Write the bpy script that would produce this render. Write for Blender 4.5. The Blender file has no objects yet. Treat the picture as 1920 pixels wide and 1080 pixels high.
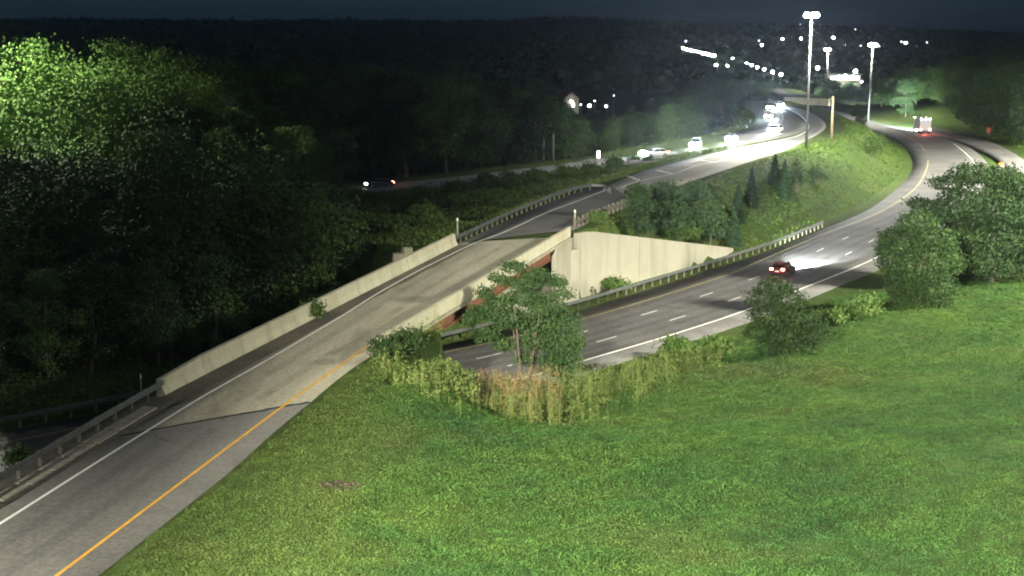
import bpy, math, random
import numpy as np
from mathutils import Vector, Matrix

SC = bpy.context.scene
COL = SC.collection
R = math.radians
RNG = np.random.default_rng(7)
random.seed(7)

# ------------------------------------------------------------------ camera
F_PX, Y_HOR, CAM_Z = 2800.0, 60.0, 20.0            # focal length in photo pixels, horizon row, height above the ramp deck
PITCH = math.atan((540 - Y_HOR) / F_PX)
cam_d = bpy.data.cameras.new('traffic_camera')
cam = bpy.data.objects.new('traffic_camera', cam_d)
COL.objects.link(cam)
cam_d.sensor_width = 36.0
cam_d.lens = 36.0 * F_PX / 1920.0
cam_d.clip_start = 0.5
cam_d.clip_end = 12000
cam.location = (0, 0, CAM_Z)
cam.rotation_euler = (math.pi / 2 - PITCH, 0, 0)
SC.camera = cam

# ------------------------------------------------------------------ sky, moonless night light, exposure
W = bpy.data.worlds.new('World')
SC.world = W
W.use_nodes = True
wn = W.node_tree
bg = wn.nodes['Background']
sky = wn.nodes.new('ShaderNodeTexSky')
sky.sky_type = 'NISHITA'
sky.sun_disc = False
sky.sun_elevation = R(18.0)
sky.sun_rotation = R(180)
sky.air_density = 1.0
sky.dust_density = 1.0
tint = wn.nodes.new('ShaderNodeMix'); tint.data_type = 'RGBA'; tint.blend_type = 'MULTIPLY'
tint.inputs[0].default_value = 1.0
tint.inputs[7].default_value = (0.32, 0.64, 1.25, 1)
wn.links.new(sky.outputs[0], tint.inputs[6])
wn.links.new(tint.outputs[2], bg.inputs['Color'])
bg.inputs['Strength'].default_value = 0.0064
SUN_D = bpy.data.lights.new('night_fill', 'SUN')
SUN_D.energy = 0.16  # added dim sun lamp, gives the unlit crowns faint structure
SUN_D.angle = R(0.5)
SUN_D.color = (0.75, 0.85, 1.0)
SUN = bpy.data.objects.new('night_fill', SUN_D)
COL.objects.link(SUN)
SUN.rotation_euler = (R(50), 0, R(20))
SC.view_settings.view_transform = 'Standard'
SC.view_settings.look = 'None'
SC.view_settings.gamma = 1.0
SC.view_settings.use_curve_mapping = False
SC.view_settings.exposure = 0.15
SC.render.engine = 'CYCLES'
SC.cycles.use_denoising = True
SC.cycles.denoiser = 'OPENIMAGEDENOISE'
SC.cycles.denoising_input_passes = 'RGB_ALBEDO_NORMAL'
SC.cycles.denoising_prefilter = 'ACCURATE'
SC.cycles.pixel_filter_type = 'BLACKMAN_HARRIS'
SC.cycles.filter_width = 2.0
SC.cycles.max_bounces = 5
SC.cycles.diffuse_bounces = 2
SC.cycles.glossy_bounces = 2
SC.cycles.transmission_bounces = 3
SC.cycles.volume_bounces = 0
SC.cycles.transparent_max_bounces = 8
SC.cycles.sample_clamp_indirect = 2.0

MAST_POWER_BACK = 1150000.0
MAST_POWER_FLOOD = 3500000.0
MAST_POWER_BEND = 1000000.0
MAST_POWER_RIGHT = 1350000.0
MAST_POWER_LEFT = 800000.0
MAST_POWER_TREE = 650000.0
MAST_POWER_FAR = 220000.0
HEADLIGHT_POWER = 60000.0

# ------------------------------------------------------------------ survey helpers
CP, SP = math.cos(PITCH), math.sin(PITCH)
def ray(px, py):
    u = (px - 960) / F_PX; v = (540 - py) / F_PX
    return np.array([u, CP + v * SP, -SP + v * CP])
def P(px, py, z=0.0):
    d = ray(px, py); t = (z - CAM_Z) / d[2]
    return np.array([d[0] * t, d[1] * t, z])
def Q(px, py, Y):
    d = ray(px, py); t = Y / d[1]
    return np.array([d[0] * t, Y, CAM_Z + d[2] * t])
def PL(pts, z=0.0):
    return np.array([P(p[0], p[1], p[2] if len(p) > 2 else z) for p in pts])
def smooth(pts, step=2.0):
    """Catmull-Rom through the points, resampled at about `step` metres."""
    p = np.asarray(pts, float)
    e = np.vstack([2 * p[0] - p[1], p, 2 * p[-1] - p[-2]])
    out = []
    for i in range(1, len(e) - 2):
        a, b, c, d = e[i - 1], e[i], e[i + 1], e[i + 2]
        n = max(2, int(np.linalg.norm(c - b) / step * 2))
        t = np.linspace(0, 1, n, endpoint=False)[:, None]
        # centripetal-ish: damp tangents on uneven spacing
        lb = np.linalg.norm(c - b)
        m1 = (c - a) / max(np.linalg.norm(c - a), 1e-6) * lb * 0.9
        m2 = (d - b) / max(np.linalg.norm(d - b), 1e-6) * lb * 0.9
        h = (2*t**3-3*t**2+1)*b + (t**3-2*t**2+t)*m1 + (-2*t**3+3*t**2)*c + (t**3-t**2)*m2
        out.append(h)
    out.append(e[-2][None, :])
    p = np.vstack(out)
    return resample(p, max(2, int(length(p) / step)))
def length(p):
    return float(np.sum(np.linalg.norm(np.diff(p, axis=0), axis=1)))
def resample(p, n):
    s = np.concatenate([[0], np.cumsum(np.linalg.norm(np.diff(p, axis=0), axis=1))])
    t = np.linspace(0, s[-1], n)
    return np.stack([np.interp(t, s, p[:, k]) for k in range(p.shape[1])], 1)
def offset(p, d):
    """shift a polyline sideways in plan, positive to the right of its direction"""
    t = np.gradient(p[:, :2], axis=0)
    t /= np.maximum(np.linalg.norm(t, axis=1), 1e-9)[:, None]
    q = p.copy()
    q[:, 0] += t[:, 1] * d
    q[:, 1] -= t[:, 0] * d
    return q
def cut(p, a, b):
    """part of polyline between arc lengths a and b"""
    s = np.concatenate([[0], np.cumsum(np.linalg.norm(np.diff(p, axis=0), axis=1))])
    t = np.concatenate([[a], s[(s > a) & (s < b)], [b]])
    return np.stack([np.interp(t, s, p[:, k]) for k in range(3)], 1)
def near_poly(x, y, p, chunk=40000):
    """distance, signed side (+ right), z of nearest point of polyline p for many points"""
    x = np.asarray(x, float).ravel(); y = np.asarray(y, float).ravel()
    D = np.full(x.shape, 1e9); S = np.zeros_like(x); Z = np.zeros_like(x)
    for i in range(len(p) - 1):
        a, b = p[i], p[i + 1]
        dx, dy = b[0] - a[0], b[1] - a[1]
        L2 = dx * dx + dy * dy + 1e-12
        t = np.clip(((x - a[0]) * dx + (y - a[1]) * dy) / L2, 0, 1)
        ex = x - a[0] - t * dx; ey = y - a[1] - t * dy
        d = np.hypot(ex, ey)
        m = d < D
        D[m] = d[m]
        S[m] = (dy * ex - dx * ey)[m]
        Z[m] = (a[2] + t * (b[2] - a[2]))[m]
    return D, np.sign(S), Z
def sstep(a, b, x):
    t = np.clip((x - a) / (b - a), 0, 1)
    return t * t * (3 - 2 * t)

# ------------------------------------------------------------------ scene helpers
def tag(o, label=None, cat=None, group=None, kind=None):
    if label: o['label'] = label
    if cat: o['category'] = cat
    if group: o['group'] = group
    if kind: o['kind'] = kind
    return o
def empty(name, loc=(0, 0, 0), rz=0.0):
    o = bpy.data.objects.new(name, None)
    o.empty_display_size = 0.5
    COL.objects.link(o)
    o.location = loc
    o.rotation_euler = (0, 0, rz)
    return o
def link_mesh(name, me, parent=None, mat=None):
    if mat is not None and not me.materials: me.materials.append(mat)
    o = bpy.data.objects.new(name, me)
    COL.objects.link(o)
    if parent is not None: o.parent = parent
    return o
def np_mesh(name, V, Fc, mat=None, smooth_shade=False, col=None):
    """V (n,3), Fc (m,k) all faces with the same corner count"""
    V = np.ascontiguousarray(V, dtype=np.float32); Fc = np.ascontiguousarray(Fc, dtype=np.int32)
    me = bpy.data.meshes.new(name)
    m, k = Fc.shape
    me.vertices.add(len(V)); me.vertices.foreach_set('co', V.ravel())
    me.loops.add(m * k); me.loops.foreach_set('vertex_index', Fc.ravel())
    me.polygons.add(m)
    me.polygons.foreach_set('loop_start', np.arange(0, m * k, k, dtype=np.int32))
    me.polygons.foreach_set('loop_total', np.full(m, k, dtype=np.int32))
    if smooth_shade: me.polygons.foreach_set('use_smooth', np.ones(m, dtype=bool))
    if col is not None:
        a = me.color_attributes.new('tint', 'FLOAT_COLOR', 'POINT')
        c = np.ones((len(V), 4), np.float32); c[:, :3] = col
        a.data.foreach_set('color', c.ravel())
    me.update(calc_edges=True)
    if mat is not None: me.materials.append(mat)
    return me
class MB:
    def __init__(s): s.v = []; s.f = []; s.m = []
    def face(s, pts, mi=0):
        i = len(s.v); s.v += [tuple(map(float, p)) for p in pts]; s.f.append(tuple(range(i, i + len(pts)))); s.m.append(mi)
    def box(s, c, size, rz=0.0, mi=0, taper=1.0):
        hx, hy, hz = size[0] / 2, size[1] / 2, size[2] / 2
        ca, sa = math.cos(rz), math.sin(rz)
        i = len(s.v)
        for z, k in ((-hz, 1.0), (hz, taper)):
            for x, y in ((-hx, -hy), (hx, -hy), (hx, hy), (-hx, hy)):
                x2, y2 = x * k, y * k
                s.v.append((c[0] + x2 * ca - y2 * sa, c[1] + x2 * sa + y2 * ca, c[2] + z))
        for q in ((0, 3, 2, 1), (4, 5, 6, 7), (0, 1, 5, 4), (1, 2, 6, 5), (2, 3, 7, 6), (3, 0, 4, 7)):
            s.f.append(tuple(i + a for a in q)); s.m.append(mi)
    def tube(s, pts, radii, n=8, mi=0, cap=True):
        pts = [Vector(p) for p in pts]
        rings = []
        for k, p in enumerate(pts):
            d = (pts[min(k + 1, len(pts) - 1)] - pts[max(k - 1, 0)]).normalized()
            a = d.orthogonal().normalized(); b = d.cross(a)
            r = radii[k] if hasattr(radii, '__len__') else radii
            i = len(s.v); rings.append(i)
            for j in range(n):
                t = 2 * math.pi * j / n
                q = p + (a * math.cos(t) + b * math.sin(t)) * r
                s.v.append(tuple(q))
        # orthogonal() may twist between rings; fine for thin limbs
        for i0, i1 in zip(rings, rings[1:]):
            v0 = Vector(s.v[i0]); best = min(range(n), key=lambda j: (Vector(s.v[i1 + j]) - v0).length)
            for j in range(n):
                s.f.append((i0 + j, i0 + (j + 1) % n, i1 + (j + 1 + best) % n, i1 + (j + best) % n)); s.m.append(mi)
        if cap:
            s.f.append(tuple(rings[0] + j for j in range(n))[::-1]); s.m.append(mi)
            s.f.append(tuple(rings[-1] + j for j in range(n))); s.m.append(mi)
    def sweep(s, path, prof, mi=0, up=None, cap=True):
        """sweep a closed profile (right, up) along path; right is to the right in plan"""
        p = np.asarray(path, float)
        t = np.gradient(p[:, :2], axis=0); t /= np.maximum(np.linalg.norm(t, axis=1), 1e-9)[:, None]
        n = len(prof); base = len(s.v)
        for k in range(len(p)):
            for (r, u) in prof:
                uu = u if up is None else u * up[k]
                s.v.append((p[k, 0] + t[k, 1] * r, p[k, 1] - t[k, 0] * r, p[k, 2] + uu))
        for k in range(len(p) - 1):
            for j in range(n):
                a = base + k * n + j; b = base + k * n + (j + 1) % n
                s.f.append((a, b, b + n, a + n)); s.m.append(mi)
        if cap:
            s.f.append(tuple(base + j for j in range(n))[::-1]); s.m.append(mi)
            e = base + (len(p) - 1) * n
            s.f.append(tuple(e + j for j in range(n))); s.m.append(mi)
    def sphere(s, c, r, n=8, m=5, sz=1.0, mi=0):
        i = len(s.v)
        for a in range(m + 1):
            th = math.pi * a / m
            for b in range(n):
                ph = 2 * math.pi * b / n
                s.v.append((c[0] + r * math.sin(th) * math.cos(ph), c[1] + r * math.sin(th) * math.sin(ph), c[2] + r * sz * math.cos(th)))
        for a in range(m):
            for b in range(n):
                s.f.append((i + a * n + b, i + (a + 1) * n + b, i + (a + 1) * n + (b + 1) % n, i + a * n + (b + 1) % n)); s.m.append(mi)
    def mesh(s, name, mat, smooth_shade=False):
        me = bpy.data.meshes.new(name)
        me.from_pydata(s.v, [], s.f)
        mats = mat if isinstance(mat, (list, tuple)) else [mat]
        for m in mats: me.materials.append(m)
        me.polygons.foreach_set('material_index', s.m)
        if smooth_shade: me.polygons.foreach_set('use_smooth', [True] * len(s.f))
        import bmesh
        bm = bmesh.new(); bm.from_mesh(me)
        bmesh.ops.remove_doubles(bm, verts=bm.verts, dist=1e-5)
        bmesh.ops.recalc_face_normals(bm, faces=bm.faces)
        bm.to_mesh(me); bm.free()
        return me
    def build(s, name, mat, parent=None, smooth_shade=False):
        return link_mesh(name, s.mesh(name, mat, smooth_shade), parent)
def copy_tree(o, parent=None):
    c = o.copy(); COL.objects.link(c)
    if parent is not None: c.parent = parent
    for ch in list(o.children): copy_tree(ch, c)
    return c

# ------------------------------------------------------------------ materials
def new_mat(name):
    m = bpy.data.materials.new(name); m.use_nodes = True
    nt = m.node_tree
    return m, nt, nt.nodes['Principled BSDF']
def noise(nt, scale, detail=4.0, rough=0.6, coord='Object', stretch=None):
    tc = nt.nodes.new('ShaderNodeTexCoord'); n = nt.nodes.new('ShaderNodeTexNoise')
    n.inputs['Scale'].default_value = scale; n.inputs['Detail'].default_value = detail; n.inputs['Roughness'].default_value = rough
    if stretch:
        mp = nt.nodes.new('ShaderNodeMapping'); mp.inputs['Scale'].default_value = stretch
        nt.links.new(tc.outputs[coord], mp.inputs[0]); nt.links.new(mp.outputs[0], n.inputs['Vector'])
    else:
        nt.links.new(tc.outputs[coord], n.inputs['Vector'])
    return n
def ramp(nt, src, stops):
    r = nt.nodes.new('ShaderNodeValToRGB')
    els = r.color_ramp.elements
    while len(els) < len(stops): els.new(0.5)
    for e, (p, c) in zip(els, stops): e.position = p; e.color = (*c, 1)
    nt.links.new(src, r.inputs[0])
    return r
def mixc(nt, fac, a, b, mode='MIX'):
    m = nt.nodes.new('ShaderNodeMix'); m.data_type = 'RGBA'; m.blend_type = mode
    if hasattr(fac, 'links') or hasattr(fac, 'is_output'): nt.links.new(fac, m.inputs[0])
    else: m.inputs[0].default_value = fac
    for s, v in ((6, a), (7, b)):
        if hasattr(v, 'is_output'): nt.links.new(v, m.inputs[s])
        else: m.inputs[s].default_value = (*v, 1)
    return m.outputs[2]
def bump(nt, bsdf, src, strength, dist=0.02):
    b = nt.nodes.new('ShaderNodeBump'); b.inputs['Strength'].default_value = strength; b.inputs['Distance'].default_value = dist
    nt.links.new(src, b.inputs['Height']); nt.links.new(b.outputs[0], bsdf.inputs['Normal'])
def plain(name, c, rough=0.6, metal=0.0, var=0.12, scale=3.0, bumpy=0.0, spec=0.3):
    m, nt, b = new_mat(name)
    n = noise(nt, scale)
    lo = tuple(x * (1 - var) for x in c); hi = tuple(min(1, x * (1 + var)) for x in c)
    r = ramp(nt, n.outputs['Fac'], [(0.3, lo), (0.7, hi)])
    nt.links.new(r.outputs[0], b.inputs['Base Color'])
    b.inputs['Roughness'].default_value = rough; b.inputs['Metallic'].default_value = metal
    b.inputs['Specular IOR Level'].default_value = spec
    if bumpy: bump(nt, b, n.outputs['Fac'], bumpy)
    return m
def emit(name, c, strength):
    m, nt, b = new_mat(name)
    b.inputs['Base Color'].default_value = (*c, 1)
    b.inputs['Emission Color'].default_value = (*c, 1)
    b.inputs['Emission Strength'].default_value = strength
    return m
def pavement(name, base, patch, stain=(0.03, 0.03, 0.028), stain_amt=0.5, fine=0.25, streak=(1, 1, 1)):
    """road surface: fine grain, broad patches and long worn streaks"""
    m, nt, b = new_mat(name)
    g = noise(nt, 18.0, 6, 0.75)
    p = noise(nt, 0.16, 5, 0.6)
    s = noise(nt, 0.35, 4, 0.6, stretch=streak)
    c1 = mixc(nt, ramp(nt, p.outputs['Fac'], [(0.35, (0, 0, 0)), (0.65, (1, 1, 1))]).outputs[0], base, patch)
    gr = ramp(nt, g.outputs['Fac'], [(0.3, (1 - fine,) * 3), (0.7, (1 + fine,) * 3)])
    c2 = mixc(nt, 1.0, c1, gr.outputs[0], 'MULTIPLY')
    g2 = noise(nt, 3.2, 3, 0.8)
    c2 = mixc(nt, 1.0, c2, ramp(nt, g2.outputs['Fac'], [(0.32, (0.72,) * 3), (0.68, (1.25,) * 3)]).outputs[0], 'MULTIPLY')
    sm = ramp(nt, s.outputs['Fac'], [(0.52, (0, 0, 0)), (0.75, (stain_amt,) * 3)])
    c3 = mixc(nt, sm.outputs[0], c2, stain)
    nt.links.new(c3, b.inputs['Base Color'])
    b.inputs['Roughness'].default_value = 0.75
    b.inputs['Specular IOR Level'].default_value = 0.25
    bump(nt, b, g.outputs['Fac'], 0.3, 0.01)
    return m
def foliage(name, dark, mid, light, scale=0.5, obj_var=0.35, rough=0.55):
    """leaf colour that wanders from leaf clump to leaf clump and from plant to plant"""
    m, nt, b = new_mat(name)
    n = noise(nt, scale, 3, 0.7)
    r = ramp(nt, n.outputs['Fac'], [(0.3, dark), (0.5, mid), (0.72, light)])
    oi = nt.nodes.new('ShaderNodeObjectInfo')
    mr = nt.nodes.new('ShaderNodeMapRange')
    mr.inputs['To Min'].default_value = 1 - obj_var; mr.inputs['To Max'].default_value = 1 + obj_var
    nt.links.new(oi.outputs['Random'], mr.inputs['Value'])
    c = mixc(nt, 1.0, r.outputs[0], mr.outputs[0], 'MULTIPLY')
    nt.links.new(c, b.inputs['Base Color'])
    b.inputs['Roughness'].default_value = 0.8
    b.inputs['Specular IOR Level'].default_value = 0.08
    return m
M = {}
M['asphalt'] = pavement('worn_grey_asphalt', (0.155, 0.15, 0.132), (0.185, 0.178, 0.155), (0.07, 0.07, 0.062), 0.4)
M['asphalt_low'] = pavement('highway_asphalt', (0.080, 0.080, 0.075), (0.125, 0.12, 0.108), (0.035, 0.035, 0.033), 0.75, fine=0.35, streak=(0.35, 0.3, 1))
M['asphalt_dark'] = pavement('dark_asphalt', (0.10, 0.098, 0.09), (0.13, 0.125, 0.112), (0.05, 0.05, 0.047), 0.5)
M['concrete_road'] = pavement('deck_concrete', (0.37, 0.345, 0.25), (0.31, 0.29, 0.21), (0.13, 0.12, 0.09), 0.6, streak=(1.2, 0.25, 1))
M['concrete_far'] = pavement('ramp_concrete', (0.36, 0.33, 0.25), (0.30, 0.28, 0.21), (0.14, 0.13, 0.10), 0.5)
M['dirt'] = plain('gutter_dirt', (0.06, 0.055, 0.042), 0.9, var=0.4, scale=1.5, bumpy=0.4)
M['grit'] = pavement('shoulder_strip', (0.085, 0.08, 0.06), (0.15, 0.14, 0.10), (0.045, 0.043, 0.03), 0.6, fine=0.4)
M['path_asphalt'] = pavement('polished_asphalt', (0.128, 0.125, 0.112), (0.16, 0.155, 0.136), (0.06, 0.06, 0.055), 0.5)
M['path_concrete'] = pavement('polished_concrete', (0.31, 0.29, 0.21), (0.27, 0.25, 0.18), (0.11, 0.10, 0.075), 0.6)
M['path_highway'] = pavement('polished_highway', (0.066, 0.066, 0.062), (0.10, 0.097, 0.088), (0.03, 0.03, 0.028), 0.7)
M['slab'] = plain('gutter_concrete', (0.24, 0.225, 0.17), 0.8, var=0.25, scale=2.0)
M['rail'] = plain('galvanised_steel', (0.12, 0.127, 0.116), 0.45, 0.35, var=0.2, scale=1.2)
M['post'] = plain('weathered_post', (0.11, 0.095, 0.07), 0.8, var=0.3)
M['wood'] = plain('utility_pole_wood', (0.28, 0.20, 0.11), 0.85, var=0.3)
M['white_paint'] = plain('white_road_paint', (0.78, 0.77, 0.68), 0.6, var=0.12, scale=1.2)
M['yellow_paint'] = plain('yellow_road_paint', (0.68, 0.36, 0.045), 0.6, var=0.2, scale=1.0)
M['yellow_old'] = plain('faded_yellow_paint', (0.42, 0.36, 0.16), 0.6, var=0.2, scale=1.0)
M['joint'] = plain('joint_seal', (0.02, 0.02, 0.02), 0.9)
M['girder'] = plain('weathering_steel', (0.15, 0.065, 0.032), 0.75, 0.1, var=0.3, scale=1.0)
M['soil'] = plain('bare_soil', (0.045, 0.034, 0.021), 0.95, var=0.3, scale=2.0, bumpy=0.5)
M['bark'] = plain('bark', (0.12, 0.095, 0.065), 0.9, var=0.35, scale=2.5, bumpy=0.5)
M['steel_pole'] = plain('mast_steel', (0.13, 0.132, 0.132), 0.5, 0.3, var=0.1)
M['black_plastic'] = plain('black_plastic', (0.02, 0.02, 0.02), 0.5)
M['tyre'] = plain('tyre_rubber', (0.02, 0.02, 0.02), 0.85)
M['rim'] = plain('alloy_rim', (0.4, 0.4, 0.42), 0.35, 0.8)
M['glass'] = plain('dark_car_glass', (0.015, 0.018, 0.02), 0.08, var=0.0, spec=0.6)
def stained_concrete(name, base, stain, scale=0.5):
    m, nt, b = new_mat(name)
    n1 = noise(nt, scale, 5, 0.65); n2 = noise(nt, 0.9, 4, 0.6, stretch=(1, 1, 0.12)); n3 = noise(nt, 14, 4, 0.7)
    f = ramp(nt, n1.outputs['Fac'], [(0.45, (0, 0, 0)), (0.75, (0.7,) * 3)])
    c = mixc(nt, f.outputs[0], base, stain)
    v = ramp(nt, n2.outputs['Fac'], [(0.48, (0, 0, 0)), (0.75, (0.5,) * 3)])
    c = mixc(nt, v.outputs[0], c, tuple(x * 0.6 for x in stain))
    g = ramp(nt, n3.outputs['Fac'], [(0.3, (0.85,) * 3), (0.7, (1.12,) * 3)])
    c = mixc(nt, 1.0, c, g.outputs[0], 'MULTIPLY')
    nt.links.new(c, b.inputs['Base Color']); b.inputs['Roughness'].default_value = 0.8
    bump(nt, b, n3.outputs['Fac'], 0.25, 0.01)
    return m
M['parapet'] = stained_concrete('parapet_concrete', (0.46, 0.435, 0.30), (0.32, 0.29, 0.17))
M['wall'] = stained_concrete('wall_concrete', (0.27, 0.255, 0.185), (0.20, 0.185, 0.13), 0.25)
# ground colours: patches of turf, dry grass and bare earth, the green of the nearest roadside
def ground_mat():
    m, nt, b = new_mat('turf_ground')
    a = noise(nt, 0.06, 5, 0.65); d = noise(nt, 0.9, 5, 0.7); e = noise(nt, 6.0, 4, 0.7)
    c1 = ramp(nt, a.outputs['Fac'], [(0.3, (0.030, 0.052, 0.012)), (0.5, (0.045, 0.072, 0.016)), (0.7, (0.070, 0.085, 0.024))])
    c2 = ramp(nt, d.outputs['Fac'], [(0.3, (0.55,) * 3), (0.7, (1.4,) * 3)])
    c = mixc(nt, 1.0, c1.outputs[0], c2.outputs[0], 'MULTIPLY')
    nt.links.new(c, b.inputs['Base Color'])
    b.inputs['Roughness'].default_value = 0.95; b.inputs['Specular IOR Level'].default_value = 0.1
    bump(nt, b, e.outputs['Fac'], 0.8, 0.15)
    return m
M['ground'] = ground_mat()
M['hill'] = plain('wooded_hill', (0.025, 0.034, 0.016), 0.95, var=0.4, scale=0.01, spec=0.05)
def grass_mat(name, dark, mid, light, dry):
    m, nt, b = new_mat(name)
    a = noise(nt, 0.11, 4, 0.65); d = noise(nt, 1.3, 3, 0.7); k = noise(nt, 0.05, 4, 0.7)
    r = ramp(nt, a.outputs['Fac'], [(0.32, dark), (0.5, mid), (0.68, light)])
    v = ramp(nt, d.outputs['Fac'], [(0.3, (0.5,) * 3), (0.72, (1.5,) * 3)])
    c = mixc(nt, 1.0, r.outputs[0], v.outputs[0], 'MULTIPLY')
    f = ramp(nt, k.outputs['Fac'], [(0.54, (0, 0, 0)), (0.70, (0.75,) * 3)])
    c = mixc(nt, f.outputs[0], c, dry)
    nt.links.new(c, b.inputs['Base Color']); b.inputs['Roughness'].default_value = 0.8
    b.inputs['Specular IOR Level'].default_value = 0.06
    return m
M['grass'] = grass_mat('meadow_leaves', (0.028, 0.070, 0.021), (0.044, 0.095, 0.022), (0.064, 0.112, 0.023), (0.082, 0.088, 0.030))
M['grass_verge'] = grass_mat('verge_grass', (0.050, 0.085, 0.022), (0.066, 0.100, 0.024), (0.085, 0.112, 0.026), (0.10, 0.092, 0.036))
M['grass_bank'] = grass_mat('bank_grass', (0.062, 0.112, 0.024), (0.078, 0.132, 0.024), (0.105, 0.145, 0.028), (0.120, 0.112, 0.042))
M['leaf'] = foliage('broad_leaf', (0.040, 0.070, 0.022), (0.060, 0.105, 0.028), (0.085, 0.130, 0.034))
M['leaf_dark'] = foliage('dark_leaf', (0.022, 0.042, 0.018), (0.034, 0.062, 0.024), (0.050, 0.082, 0.030))
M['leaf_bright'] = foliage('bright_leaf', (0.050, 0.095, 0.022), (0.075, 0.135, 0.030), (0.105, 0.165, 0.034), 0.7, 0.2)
M['leaf_mid'] = foliage('mid_leaf', (0.020, 0.040, 0.015), (0.033, 0.061, 0.019), (0.056, 0.085, 0.026), 0.9)
M['needle'] = foliage('conifer_needle', (0.014, 0.028, 0.014), (0.020, 0.040, 0.018), (0.030, 0.054, 0.022), 0.8)
M['shrub'] = foliage('shrub_leaf', (0.035, 0.065, 0.016), (0.055, 0.095, 0.022), (0.080, 0.115, 0.030), 0.35, 0.25)
M['weed'] = foliage('tall_weed', (0.055, 0.085, 0.022), (0.100, 0.135, 0.034), (0.165, 0.180, 0.062), 0.8, 0.2)
M['weed_brown'] = foliage('dry_seed_head', (0.15, 0.105, 0.05), (0.22, 0.145, 0.065), (0.27, 0.19, 0.095), 0.8, 0.15)

# ------------------------------------------------------------------ alignments (metres, from the photograph survey)
ZL = -6.5                                            # highway level below the ramp
yellow_low = smooth(PL([(-330, 905), (-80, 848), (0, 832), (826, 662), (905, 646), (1079, 602), (1238, 555.6), (1373, 512), (1417, 492.6),
    (1539, 441), (1635.6, 404), (1687, 376), (1720.7, 348), (1737, 318), (1740, 303), (1736, 287), (1727, 273, -6.4), (1705, 258, -6.2),
    (1680, 247, -6.0), (1640, 236, -5.6), (1600, 226, -5.2), (1568, 217, -4.8), (1520, 201, -4.2), (1480, 185, -3.6), (1450, 172, -3.0)], ZL), 3.0)
white_low_px = [(1030, 697), (1089, 678), (1236, 635), (1378, 589.3), (1490, 546.5), (1643, 483), (1735, 420), (1800, 365), (1828, 325), (1822, 299), (1785, 268, -6.4),
    (1746, 251, -6.2), (1700, 237, -6.0), (1650, 225, -5.6), (1610, 215, -5.2), (1568, 204, -4.8), (1520, 187, -4.2), (1480, 171, -3.6), (1450, 159, -3.0)]
wl = PL(white_low_px, ZL)
n0 = offset(cut(yellow_low, 0, 60), 10.8)            # under and left of the bridge: three lanes to the right of the yellow line
first = n0[n0[:, 0] < wl[0, 0] - 6]
white_low = smooth(np.vstack([first[::4], wl]), 3.0)
edge_low_left = smooth(PL([(-330, 880), (-80, 828), (0, 812), (700, 672), (826, 648), (905, 629), (1079, 584), (1200, 548), (1340, 504), (1456, 466), (1550, 427),
    (1625, 395), (1669, 364), (1700, 336), (1711, 316), (1711, 300), (1703, 284), (1690, 270, -6.4), (1660, 252, -6.0), (1620, 240, -5.5), (1560, 223, -4.8), (1510, 205, -4.2), (1475, 189, -3.6), (1446, 175, -3.0)], ZL), 3.0)
edge_low_right = offset(white_low, 2.6)
center_low = np.array([0.5 * (a + b) for a, b in zip(resample(edge_low_left, 160), resample(edge_low_right, 160))])

ramp_left = smooth(PL([(-420, 1190), (-200, 1062), (0, 945), (150, 858), (255, 797), (333, 750), (389, 712), (518, 628), (640, 562), (770, 497), (862, 455)]), 2.0)
ramp_right = smooth(PL([(-60, 1260), (178, 1079), (352, 943), (444, 869), (518.5, 802), (578, 754), (640, 702), (699, 662)]), 2.0)
# parapet lines in plan, from their top edges
par_left_top = PL([(311, 711, 0.9), (385, 664.5, 1.1), (481, 617, 1.1), (555.6, 580, 1.1), (640, 536.5, 1.1), (770, 472.6, 1.1), (850, 446, 1.1)])
par_right_top = PL([(803, 583, 0.95), (958, 487, 0.95), (1073, 425, 0.95)])
def fit_line(p):
    c = p[:, :2].mean(0); u, s, v = np.linalg.svd(p[:, :2] - c); d = v[0]
    if d[1] < 0: d = -d
    return c, d
RC, RD = fit_line(par_right_top)
def right_at(Y): return RC + RD * (Y - RC[1]) / RD[1]
LC, LD = fit_line(par_left_top)
def left_at(Y): return LC + LD * (Y - LC[1]) / LD[1]
YR0, YR1 = P(712, 634, 0.9)[1], par_right_top[-1, 1]
YL0, YL1 = par_left_top[0, 1], par_left_top[-1, 1] + 3

ramp_far_left = smooth(PL([(862, 455), (955, 411), (1010, 387), (1065, 366), (1103, 355), (1135, 350), (1200, 323), (1260, 307), (1330, 289), (1400, 274), (1460, 262),
    (1495, 254), (1511, 246), (1516, 237), (1511, 227), (1495, 213), (1471, 202), (1440, 193)]), 3.0)
ramp_far_right = smooth(PL([(1073, 431), (1120, 408), (1170, 388), (1215, 369), (1282, 343.5), (1343, 323), (1421, 297), (1476, 280), (1505, 266), (1533, 251), (1548, 238),
    (1543, 226), (1525, 213), (1490, 200), (1440, 184)]), 3.0)
main_near = smooth(PL([(400, 392, -6), (560, 374, -5.8), (700, 358, -5), (800, 349, -4.3), (900, 337, -3.5), (995, 326, -2.8), (1060, 318, -2.4), (1140, 309, -1.8), (1200, 304, -1.2),
    (1260, 298, -.7), (1330, 284, -.2), (1400, 269, 0), (1460, 258, 0), (1495, 250, 0), (1508, 243, 0), (1512, 236, 0), (1507, 227, 0), (1490, 213, 0), (1465, 203, 0), (1436, 196, 0)]), 3.0)
main_far = smooth(PL([(400, 377, -6), (560, 360, -5.8), (700, 345, -5), (800, 334, -4.3), (900, 321, -3.5), (995, 309, -2.8), (1060, 300, -2.4), (1120, 291, -1.8), (1200, 280, -1.2),
    (1270, 269, -.7), (1330, 258, -.2), (1400, 245, 0), (1430, 237, 0), (1444, 229, 0), (1450, 222, 0), (1450, 214, 0), (1446, 207, 0), (1436, 201, 0), (1420, 197, 0)]), 3.0)
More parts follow.
